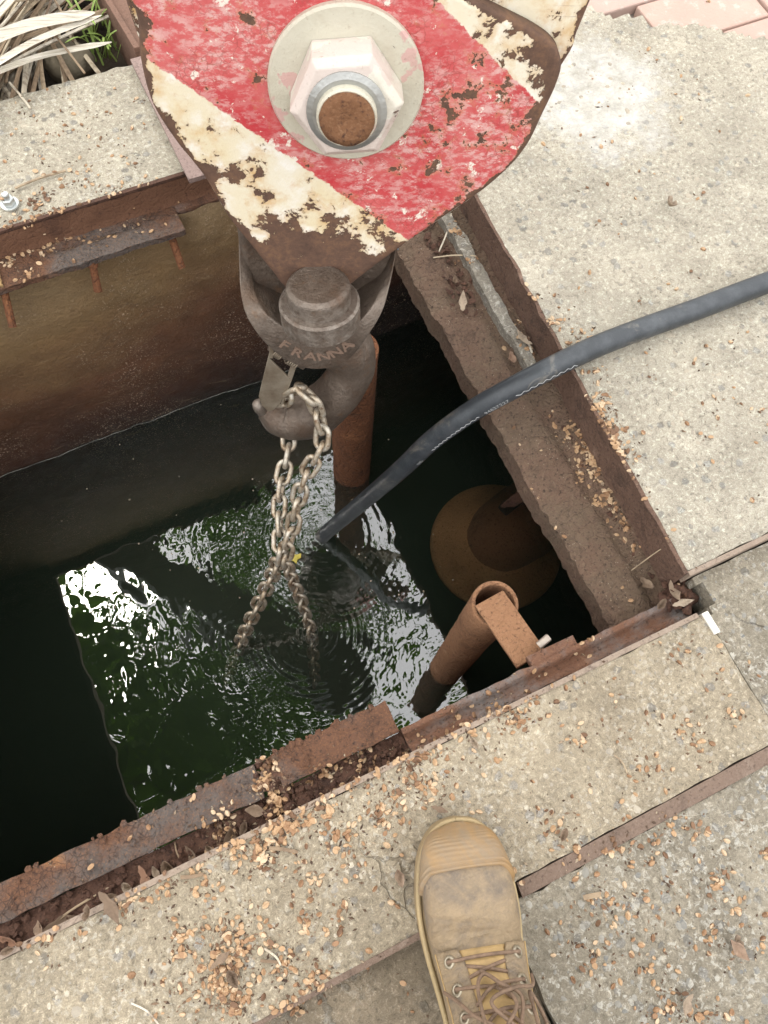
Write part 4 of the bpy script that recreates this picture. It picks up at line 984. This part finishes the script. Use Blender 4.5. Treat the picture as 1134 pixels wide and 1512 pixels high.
fc_ = [o for o in bt.children if o.name.startswith('facing')]
for o in list(bt.children):
    if o.name.startswith(('eyelet', 'stitching')):
        c_ = sum((v_.co for v_ in o.data.vertices), V()) / len(o.data.vertices) + V(bt.location); sd_ = (c_ - TO).dot(RB)
        o.parent = fc_[0] if sd_ < 0 else fc_[1]
# ------------------------------------------------------------------ beyond the far slab: steel beam, straw, grass
bb = W(196, 92, .0)
bmn = thing('steel_beam', 'brown rusty steel beam lying beyond the far slab behind the block', 'steel beam', (.2, 1.4, -.05))
M_bm = rust('beam_rust', (.10, .055, .038), (.17, .092, .062), (.24, .14, .10), sc=6, bump=.002)
b = MB(); b.box((.215, 1.62, .004), (.078, -.006, 0), (-.03, .42, 0), (0, 0, .006)); b.build('web', M_bm, bmn, bevel=.001)
for s_ in (-1, 1):
    b = MB(); b.box((.215 + s_ * .083, 1.62 - s_ * .006, -.03), (.005, 0, 0), (-.03, .42, 0), (0, 0, .05)); b.build('flange', M_bm, bmn, bevel=.001)
stp = thing('steel_strip', 'flat mauve rusty strip lying on the far slab beside the block', 'steel strip', (.2, 1.1, .0))
p, q_ = W(212, 85, .012), W(300, 262, .012)
b = MB(); dd = (q_ - p); b.box((p + q_) / 2, dd / 2, V((dd.y, -dd.x, 0)).normalized() * .022, (0, 0, .004)); b.noise(.0012, 40).build('bar', rust('mauve_rust', (.15, .10, .085), (.27, .19, .165), (.36, .27, .24), sc=12), stp)
# straw and dry fronds
n = NT('dry_straw'); r_ = n.rnd()
c = n.ramp(r_, [(0, (.16, .10, .06)), (.35, (.34, .25, .16)), (.7, (.50, .42, .30)), (1, (.62, .56, .46))])
c = n.mix(n.step(n.noise(60, 5), .5, .75), c, (.15, .10, .065)); M_straw = n.out(c, .8, None, n.bump(n.noise(200, 4), .001))
n = NT('bleached_frond').geo(); fbv = n.noise(1.0, 5, .7, .3, co=n.mapv((14, 330, 60), (0, 0, -.12)))
M_frond = n.out(n.ramp(fbv, [(.3, (.26, .21, .155)), (.48, (.52, .47, .385)), (.7, (.66, .62, .55))]), .75, None, n.bump(fbv, .002))
def blade(pts, wid, mat, name, up=V((0, 0, 1)), fold=.35):
    b = MB(); P = spline(pts, 6); m = len(P); vs = []
    for i, p in enumerate(P):
        t_ = (P[min(i + 1, m - 1)] - P[max(i - 1, 0)]).normalized(); s_ = t_.cross(up).normalized(); u = i / (m - 1)
        w_ = wid * min(1, 5 * (1 - u) + .15); vs += [p - s_ * w_, p - V((0, 0, w_ * fold)), p + s_ * w_, p - V((0, 0, w_ * fold + .0012))]
    fs = [(4 * i + k, 4 * i + (k + 1) % 4, 4 * i + 4 + (k + 1) % 4, 4 * i + 4 + k) for i in range(m - 1) for k in range(4)] + [(0, 1, 2, 3), tuple(4 * (m - 1) + k for k in (3, 2, 1, 0))]
    b.add(vs, fs); return b.build(name, mat, None)
for k, (a_, c_, w_, z0, lb) in enumerate((((-60, 80), (140, 18), .014, .06, 'broad bleached palm frond strip, topmost over the straw'), ((-60, 130), (150, 22), .007, .055, 'narrow bleached palm frond strip just under the topmost one'),
                                        ((-60, 130), (165, 62), .007, .03, 'long bleached palm frond strip lying nearest the far slab'), ((-20, 20), (60, -30), .022, .075, 'wide bleached palm frond strip in the top left corner'),
                                        ((-30, 35), (48, -25), .008, .07, 'second bleached palm frond strip in the top left corner'))):
    P0, P1 = W(*a_, z0), W(*c_, z0 * .6); mid = (P0 + P1) / 2 + V((0, 0, .012))
    o = blade([P0, mid, P1], w_, M_frond, 'palm_frond_strip'); tag(o, lb, 'palm frond', 'bleached palm frond strips')
straw_src = []
for k in range(5):
    L_ = .20 + .05 * k; straw_src.append(MB().tube(spline([(-L_, 0, 0), (-L_ * .3, .006 * (k - 2), .004), (L_ * .4, -.004 * k, .002), (L_, .01 * (k - 2), -.004)], 5), [.0022 + .0005 * k] * 15 + [.001], 5, flat=.55, up=(0, 0, 1)))
smesh = []
for k in range(150):
    px, py = random.uniform(-30, 150), random.uniform(-40, 150)
    p = W(px, py, random.uniform(-.05, .03))
    if p.y < 1.235 or p.x > .12: continue
    kk = k % 5
    if kk >= len(smesh):
        o = straw_src[kk].build('dry_stalk', M_straw, None); smesh.append(o)
    else:
        o = smesh[kk].copy(); COL.objects.link(o)
    o.location = p; d_ = (W(110, 0) - W(60, 100)); az = math.atan2(d_.y, d_.x) + random.gauss(0, .28); o.rotation_euler = (random.gauss(0, .3), random.gauss(0, .06), az)
    if o.location.y - abs(math.sin(az)) * .30 < 1.21: o.location.y = 1.215 + abs(math.sin(az)) * .30
    o.location.z = random.uniform(-.055, .025)
    tag(o, 'thin dry brown stalk in the straw heap beyond the far slab', 'dry stalk', 'dry stalks heaped beyond the far slab')
n = NT('grass_green'); c = n.mix(n.noise(30, 3), (.16, .26, .04), (.34, .44, .12)); M_grass = n.out(c, .6)
gt = thing('grass_tuft', 'small bright green grass tuft at the far slab corner by the beam', 'grass tuft', W(165, 90, -.06))
for k in range(34):
    base = W(random.uniform(135, 178), random.uniform(30, 98), -.07); base.y = max(base.y, 1.225); a = random.random() * 6.28; L_ = random.uniform(.05, .12)
    tip = base + V((math.cos(a) * L_ * .7, math.sin(a) * L_ * .7, L_ * .75)); o = blade([base, base.lerp(tip, .5) + V((0, 0, L_ * .22)), tip], .0018, M_grass, 'grass_blade')
    o.parent = gt; o.matrix_parent_inverse = Matrix.Translation(-V(gt.location))
rk = W(98, 88, -.05); rk.y = max(rk.y, 1.27)
b = MB(); b.lathe(rk, (0, 0, 1), [(.01, -.03), (.035, -.02), (.045, .0), (.036, .02), (.012, .03)], 14); b.noise(.014, 25)
tag(b.build('stone', m_simple('dark_stone', (.15, .125, .085), .85, 0, .004, 60), None, smooth=True), 'dull brown stone half buried in the straw beside the grass', 'stone')
for k, (a_, c_, lb) in enumerate((((70, 38), (125, 108), 'thin pale twig leaning across the straw by the stone'), ((14, 122), (45, 160), 'short pale twig on the far slab edge at upper left'), ((22, 278), (97, 252), 'straight dry twig leading to the galvanised bolt'))):
    z_ = .045 if k == 0 else .006; b = MB(); b.tube(spline([W(*a_, z_), (W(*a_, z_) + W(*c_, z_ * .5)) / 2 + V((0, .002, .001)), W(*c_, z_ * .5)], 5), .0019, 6)
    tag(b.build('twig', M_straw), lb, 'twig')

# ------------------------------------------------------------------ tree overhead (seen in the water)
tr_ = thing('tree', 'leafy tree beside the pit whose branches hang overhead', 'tree', (-3.2, 2.4, -.09))
M_bark = m_simple('bark', (.10, .08, .06), .9, 0, .02, 20)
MB().tube(spline([(-3.2, 2.4, -.09), (-3.1, 2.3, 1.6), (-2.8, 2.0, 3.4), (-2.2, 1.6, 4.8)], 6), [.2 - .007 * i for i in range(19)], 12).build('trunk', M_bark, tr_, smooth=True)
for e in ((-.6, .9, 5.4), (.4, -.8, 5.2), (-1.6, -1.2, 5.6), (-1.2, 2.6, 6.0), (.9, .6, 6.0)):
    MB().tube(spline([(-2.8, 2.0, 3.4), (-2.0, 1.4, 4.6), V(e) * .8 + V((-.3, 0, .9)), e], 6), [.07 - .0033 * i for i in range(19)], 8).build('branch', M_bark, tr_, smooth=True)
n = NT('leaf_green'); c = n.ramp(n.noise(2.5, 3), [(.3, (.04, .085, .012)), (.55, (.07, .14, .02)), (.75, (.13, .20, .04))]); M_leaf = n.out(c, .5)
tl = n.t.nodes.new('ShaderNodeBsdfTranslucent'); n.L(n.mix(.6, c, (.16, .30, .03)), tl.inputs[0]); ms_ = n.t.nodes.new('ShaderNodeMixShader'); ms_.inputs[0].default_value = .5
n.t.links.new(n.b.outputs[0], ms_.inputs[1]); n.t.links.new(tl.outputs[0], ms_.inputs[2]); n.t.links.new(ms_.outputs[0], n.t.nodes['Material Output'].inputs['Surface'])
b = MB(); rl = random.Random(5)
def seen(p):
    q_ = V((p[0], p[1], 2 * WATER_Z - p[2])) - O; z_ = q_.dot(AZ); return q_.dot(AX) / z_ * FPX + 567, q_.dot(AY) / z_ * FPX + 756
def thick(px, py, p):
    """crown density per mirrored pixel; gaps are shaped for the reflection in the water"""
    if px < 20 or px > 760 or py < 640 or py > 1260: return 0  # crown cut to the mirrored window, left open elsewhere for light
    d_ = .70
    if px > 520 - (py - 700) * .02: d_ = .13
    elif py < 800 and px > 400: d_ = .12
    elif py < 925 and px < 300: d_ = .20
    elif py > 950: d_ = .85
    return d_ + .5 * n3(p, 1.1, 3)
for _ in range(2300):
    x, y = rl.uniform(-3.0, 3.0), rl.uniform(-2.2, 3.4); z_ = rl.uniform(3.9, 5.8)
    px, py = seen((x, y, z_))
    if rl.random() > thick(px, py, (x, y, z_)): continue
    for _ in range(16):
        p = V((x + rl.gauss(0, .17), y + rl.gauss(0, .17), z_ + rl.gauss(0, .16))); a = rl.random() * 6.28; L_ = rl.uniform(.07, .16); d_ = V((math.cos(a), math.sin(a), rl.gauss(-.3, .35))).normalized(); s_ = d_.cross(V((rl.gauss(0, .4), rl.gauss(0, .4), 1))).normalized() * L_ * .28
        b.add([p, p + d_ * L_ * .45 + s_, p + d_ * L_, p + d_ * L_ * .45 - s_], [(0, 1, 2, 3)])
o = b.build('crown', M_leaf, tr_); o['kind'] = 'stuff'

# ------------------------------------------------------------------ husks, leaves, twigs lying about
bpy.context.view_layer.update(); DG = bpy.context.evaluated_depsgraph_get()
def drop(x, y, z0=.10):
    h, loc, nr, _, ob, _ = S.ray_cast(DG, V((x, y, z0)), V((0, 0, -1)))
    return (loc, nr, ob) if h else None
def seed_mb():
    b = MB(); k = 8; vs = [V((-.0052, 0, .0008))]
    for u, w_, hh in ((-.0032, .0026, .0022), (0, .0034, .0032), (.0032, .0025, .0024)):
        vs += [V((u, -w_, 0)), V((u, -w_ * .6, hh)), V((u, -w_ * .12, hh * .80)), V((u, w_ * .12, hh * .80)), V((u, w_ * .6, hh)), V((u, w_, 0))]
    vs.append(V((.0054, 0, .0006))); fs = []
    for j in range(2):
        for i in range(5): a = 1 + j * 6 + i; fs.append((a, a + 1, a + 7, a + 6))
    fs += [(0, 1 + i + 1, 1 + i) for i in range(5)] + [(19, 13 + i, 13 + i + 1) for i in range(5)] + [(0, 1, 7, 13, 19, 18, 12, 6)]
    b.add(vs, fs); return b
n = NT('husk')
c = n.ramp(n.ma('FRACT', n.ma('ADD', n.rnd(), n.ma('MULTIPLY', n.sep(n.vor(90, out='Color', co=NT.geo(n).co))[0], .9))), [(0, (.13, .065, .032)), (.3, (.29, .16, .08)), (.7, (.43, .27, .145)), (1, (.55, .41, .27))])
M_seed = n.out(c, .6, None, n.bump(n.noise(500, 3), .0006))
sites = []
def cl_(px, py, sp, cnt, z=0, ax=None):
    for _ in range(cnt):
        u = random.gauss(0, sp); v_ = random.gauss(0, sp)
        if ax: u, v_ = random.uniform(-.5, .5) * ax[0] + random.gauss(0, sp), random.uniform(-.5, .5) * ax[1] + random.gauss(0, sp)
        sites.append(W(px + u, py + v_, z))
def line(x1, y1, x2, y2, sp, cnt, z=0):
    for _ in range(cnt):
        t_ = random.random(); sites.append(W(x1 + (x2 - x1) * t_ + random.gauss(0, sp), y1 + (y2 - y1) * t_ + random.gauss(0, sp), z))
for a in ((380, 1265, 14, 46), (415, 1215, 9, 34), (345, 1400, 17, 58), (350, 1470, 14, 50), (325, 1440, 16, 36), (270, 1390, 12, 18), (180, 1330, 9, 9), (235, 1320, 10, 9), (300, 1300, 14, 14), (450, 1365, 9, 10), (495, 1375, 8, 8), (420, 1420, 12, 18), (500, 1340, 8, 7), (465, 1300, 8, 9), (505, 1245, 10, 16), (560, 1200, 14, 14), (590, 1180, 16, 18), (600, 1150, 14, 14), (545, 1130, 10, 10), (620, 1110, 12, 12), (690, 1075, 12, 12), (740, 1060, 14, 12), (765, 1065, 10, 9), (640, 1160, 10, 8), (430, 1485, 16, 22), (470, 1440, 12, 16)): cl_(*a)
line(395, 1240, 480, 1190, 9, 60); line(480, 1185, 620, 1110, 8, 40); line(620, 1105, 800, 1020, 9, 16); line(10, 1430, 380, 1250, 14, 40)
line(250, 1490, 560, 1190, 40, 110); line(600, 1180, 800, 1040, 30, 46)
for a in ((387, 1155, 7, 34, -.03), (395, 1130, 6, 22, -.03), (405, 1185, 7, 22, -.03), (330, 1215, 14, 30, -.03), (350, 1240, 10, 22, -.04)): cl_(*a)
line(400, 1180, 560, 1100, 5, 34, -.045); line(600, 1085, 900, 940, 10, 12, -.03); line(20, 1290, 340, 1140, 22, 14, -.03)
for a in ((845, 562, 14, 60, -.05), (882, 690, 13, 80, -.05), (852, 636, 12, 46, -.05), (895, 735, 9, 34, -.05), (868, 665, 10, 30, -.05), (800, 520, 10, 14, -.06), (672, 357, 6, 12, -.06), (690, 395, 8, 6, -.06), (915, 770, 8, 10, -.06), (765, 480, 8, 8, -.06)): cl_(*a)
line(760, 500, 950, 830, 10, 40, -.05); line(720, 600, 830, 790, 16, 10, -.06)
for a in ((820, 1220, 12, 8), (845, 1260, 12, 8), (880, 1320, 9, 7), (905, 1255, 9, 9), (960, 1240, 12, 9), (1000, 1220, 12, 10), (1040, 1230, 8, 8), (1015, 1080, 8, 8), (1030, 1100, 6, 6), (1060, 1300, 10, 8), (1085, 1340, 8, 7), (1050, 1380, 10, 8), (880, 1410, 10, 8), (905, 1360, 10, 7), (980, 1490, 14, 14), (1040, 1500, 10, 10), (960, 1440, 10, 6), (1130, 1260, 8, 6), (850, 1090, 8, 6), (960, 1130, 12, 8), (1000, 970, 8, 5), (1085, 1060, 10, 6)): cl_(*a)
line(780, 1130, 1130, 1500, 110, 120); line(800, 1000, 1130, 1000, 40, 18); line(560, 1440, 1130, 1440, 60, 30)
for a in ((55, 300, 10, 22), (85, 315, 8, 10), (52, 330, 7, 10), (20, 330, 8, 6), (150, 235, 30, 10), (120, 280, 20, 8)): cl_(*a)
line(15, 375, 210, 320, 8, 34, -.05); line(10, 380, 250, 330, 20, 22, -.05); cl_(48, 408, 5, 10, -.05); cl_(10, 385, 6, 14, -.05)
line(880, 300, 1120, 760, 90, 60, .02); line(830, 480, 1000, 820, 16, 10, .02); line(850, 200, 1120, 120, 60, 24, .02)
for _ in range(60): sites.append(W(random.uniform(0, 300), random.uniform(130, 280), 0))
placed = []
for p in sites:
    d_ = drop(p.x, p.y, .09)
    if not d_ or d_[0].z < -.12 or d_[2].name.startswith(('upper', 'toe_cap', 'sole', 'facing', 'tube', 'welt', 'tongue', 'lace')): continue
    placed.append((d_[0], d_[1]))
random.shuffle(placed)
def front_dep(p): return (p - O).dot(AZ)
def inview(p):
    q_ = p - O; z_ = q_.dot(AZ); x_ = q_.dot(AX) / z_ * FPX + 567; y_ = q_.dot(AY) / z_ * FPX + 756
    return 4 < x_ < 1130 and 4 < y_ < 1508
vis = sorted([q_ for q_ in placed if inview(q_[0])], key=lambda q_: front_dep(q_[0])); rest = [q_ for q_ in placed if not inview(q_[0])]
sm = seed_mb(); protos = None; rest_mb = MB(); smv, smf = sm.v, sm.f
def seed_matrix(loc, nr):
    nr = (nr + V((random.gauss(0, .25), random.gauss(0, .25), random.gauss(0, .1)))).normalized()
    if nr.z < .2: nr = V((0, 0, 1))
    x_ = V((random.gauss(0, 1), random.gauss(0, 1), 0)); x_ = (x_ - nr * x_.dot(nr)).normalized(); y_ = nr.cross(x_)
    M = Matrix((x_, y_, nr)).transposed().to_4x4(); s_ = random.choice((.45, .6, .7, .8, .88)) * random.uniform(.9, 1.1)
    flip = Matrix.Rotation(math.pi, 4, 'X') if random.random() < .25 else Matrix.Identity(4)
    return Matrix.Translation(loc + nr * (.0003 if flip[1][1] > 0 else .0030 * s_)) @ M @ flip @ Matrix.Diagonal((s_, s_ * random.uniform(.8, 1.15), s_, 1))
for k, (loc, nr) in enumerate(vis + rest):
    M = seed_matrix(loc, nr)
    if k < 300:
        if protos is None: o = sm.build('seed_husk', M_seed, None); protos = o
        else: o = protos.copy(); COL.objects.link(o)
        o.matrix_world = M; tag(o, 'small split tan seed husk, one of many scattered round the pit', 'seed husk', 'tan seed husks scattered round the pit')
    else: rest_mb.add([M @ v_ for v_ in smv], smf)
tag(rest_mb.build('husk_litter', M_seed), None, None, None, 'stuff')
gb = MB()
for loc, nr in placed:
    for _ in range(2):
        x, y = loc.x + random.gauss(0, .010), loc.y + random.gauss(0, .010); d_ = drop(x, y, .09)
        if not d_ or d_[0].z < -.12 or d_[2].name.startswith(('upper', 'toe_cap', 'sole', 'facing', 'tube', 'welt', 'tongue', 'lace', 'hose')): continue
        r_ = random.uniform(.0005, .0017); a = random.random() * 6.28; e_ = random.uniform(1, 3.2); p = d_[0] + V((0, 0, r_ * .3)); u_ = V((math.cos(a), math.sin(a), random.gauss(0, .2))) * r_ * e_; w_ = V((-math.sin(a), math.cos(a), 0)) * r_
        gb.add([p + u_, p + w_, p - u_ * .8, p - w_ * .9, p + V((0, 0, r_ * .9))], [(0, 1, 4), (1, 2, 4), (2, 3, 4), (3, 0, 4), (3, 2, 1, 0)])
n = NT('grit').geo(); M_grit = n.out(n.ramp(n.sep(n.vor(160, out='Color'))[0], [(0, (.05, .03, .02)), (.45, (.13, .08, .05)), (.8, (.25, .17, .11)), (1, (.42, .34, .24))]), .9)
tag(gb.build('grit', M_grit), None, None, None, 'stuff')
# dry leaves
def leaf_mesh(L_, w_, curl, sd):
    b = MB(); rr_ = random.Random(sd); vs = []
    for i in range(7):
        u = i / 6; ww = w_ * math.sin(math.pi * min(1, u * .93 + .06)) * rr_.uniform(.6, 1.1); x_ = (u - .5) * L_; z_ = curl * L_ * (u - .5) ** 2 + rr_.gauss(0, L_ * .012)
        vs += [V((x_, -ww, z_ + curl * ww * .9)), V((x_, 0, z_)), V((x_, ww, z_ + curl * ww * rr_.uniform(.2, 1.3)))]
    b.add(vs, [(3 * i + k, 3 * i + k + 1, 3 * i + 4 + k, 3 * i + 3 + k) for i in range(6) for k in range(2)]); return b
n = NT('dead_leaf'); c = n.ramp(n.rnd(), [(0, (.13, .085, .055)), (.4, (.24, .165, .11)), (.7, (.38, .30, .22)), (1, (.30, .16, .10))]); c = n.mix(n.step(n.noise(60, 5), .45, .7), c, (.12, .08, .055)); M_dleaf = n.out(c, .8, None, n.bump(n.noise(180, 4), .001))
lf = [leaf_mesh(.044, .011, 1.5, 1), leaf_mesh(.034, .010, 2.4, 2), leaf_mesh(.056, .009, 1.1, 3)]; lfo = []
spots = [(190, 1315, 1), (165, 1325, 0), (215, 1300, 2), (120, 1350, 1), (60, 1375, 0), (20, 1395, 2), (250, 1285, 1), (285, 1265, 2), (310, 1255, 1), (90, 1360, 2), (150, 1340, 1), (230, 1290, 0), (40, 1390, 1), (340, 1240, 0),
         (360, 1225, 1), (380, 1195, 0), (180, 1330, 2), (700, 1095, 1), (1000, 870, 0), (985, 890, 1), (1015, 885, 2), (975, 845, 1), (765, 500, 1), (778, 485, 2), (690, 420, 2), (678, 385, 1), (1085, 1400, 0), (1010, 1480, 0), (590, 1290, 1),
         (648, 1195, 2), (980, 318, 1), (1085, 1390, 1), (830, 1235, 1), (335, 1405, 2), (350, 1430, 1)]
for k, (px, py, t_) in enumerate(spots):
    p = W(px, py, -.04 if py > 1180 and px < 400 else 0); d_ = drop(p.x, p.y, .09)
    if not d_: continue
    if len(lfo) <= t_ or lfo[t_] is None:
        while len(lfo) <= t_: lfo.append(None)
        o = lf[t_].build('dead_leaf', M_dleaf, None, smooth=True); lfo[t_] = o
        md = o.modifiers.new('thick', 'SOLIDIFY'); md.thickness = .0005
    else: o = lfo[t_].copy(); COL.objects.link(o)
    o.location = d_[0] + V((0, 0, .0025)); o.rotation_euler = (random.gauss(0, .14), random.gauss(0, .10), random.random() * 6.28); o.scale = (random.uniform(.38, .75),) * 3
    trough = px < 400 and 1180 < py < 1400
    tag(o, 'curled brown dead leaf lying in the rusty trough of the near angle' if trough else 'small brown dead leaf among the husks on concrete or ledge', 'dead leaf', 'dead leaves in the trough' if trough else 'dead leaves lying about the pit edge')
tws = [((398, 1252, 0), (440, 1258, 0), 'pale flat splinter by the husk pile near the pit edge', .0022), ((268, 1295, 0), (302, 1290, 0), 'short pale splinter on the lip of the near slab', .0022), ((60, 1378, -.035), (140, 1322, -.035), 'long thin twig lying along the rusty trough', .0014),
       ((195, 1480, 0), (235, 1512, 0), 'thin pale straw at the bottom left of the near slab', .001), ((906, 1115, 0), (925, 1142, 0), 'short dark twig on the concrete right of the pipe bracket', .0011), ((390, 1400, 0), (415, 1425, 0), 'pale straw among the husks left of the boot', .0012),
       ((385, 1418, 0), (412, 1420, 0), 'short pale splinter lying left of the boot', .0017), ((860, 1325, 0), (885, 1320, 0), 'flat tan wood chip on the grey concrete right of the boot', .003), ((664, 330, -.055), (648, 372, -.055), 'straight twig in the debris at the far end of the ledge', .0014), ((640, 380, -.055), (700, 392, -.055), 'dark bent twig across the far end of the ledge', .0013), ((935, 840, -.05), (965, 822, -.05), 'thin twig in the debris near the ledge corner', .0009), ((770, 505, -.05), (782, 530, -.05), 'dark stick leaning under the hose on the ledge', .0018), ((255, 1245, -.03), (262, 1268, -.03), 'short twig standing across the trough', .001)]
for a_, c_, lb, r_ in tws:
    P0, P1 = W(*a_), W(*c_); z_ = []
    for P_ in (P0, P1):
        d_ = drop(P_.x, P_.y, .09); P_.z = (d_[0].z if d_ else P_.z) + r_ + .0005
    b = MB(); b.tube(spline([P0, (P0 + P1) / 2 + V((random.gauss(0, .002), random.gauss(0, .002), .002)), P1], 5), [r_] * 10 + [r_ * .6], 6, flat=.7)
    tag(b.build('twig', M_straw), lb, 'twig')
# a fallen yellow leaf floating by the chain, bits floating on the water
yl = W(436, 824, WATER_Z + .003)
b = MB(); b.add([yl + V((math.cos(k * .7 + .3) * r_, math.sin(k * .7 + .3) * r_, .002 * (k % 2))) for k, r_ in enumerate((.016, .007, .015, .006, .017, .008, .013, .006, .012))], [tuple(range(9))])
o = b.build('floating_leaf', m_simple('yellow_leaf', (.55, .45, .08), .6), None); md = o.modifiers.new('thick', 'SOLIDIFY'); md.thickness = .001
tag(o, 'small yellow leaf floating beside the chain', 'leaf')
b = MB()
for _ in range(70):
    px, py = random.uniform(60, 860), random.uniform(560, 900); p = W(px, py, WATER_Z)
    if not (-.49 < p.x < .41 and .07 < p.y < .91): continue
    r_ = random.uniform(.0008, .0022); b.lathe(p + V((0, 0, .0006)), (0, 0, 1), [(r_ * .6, -.0004), (r_, 0), (r_ * .5, .0006)], 6)
tag(b.build('floating_specks', m_simple('speck', (.45, .38, .28), .8)), None, None, None, 'stuff')
n = NT('scum'); M_scum = n.out((.42, .40, .36), .5)
b = MB(); P = []
for i in range(120):
    x = -.50 + i * .0077; P.append((x, .9205 - .006 * fb((x, .922, WATER_Z), 7) - .0025 * fb((x, .922, WATER_Z), 30) - .0012, WATER_Z + .0006))
b.tube(P, [.00025 + .0007 * abs(n3(p, 20)) for p in P], 5); tag(b.build('scum_line', M_scum), None, None, None, 'stuff')
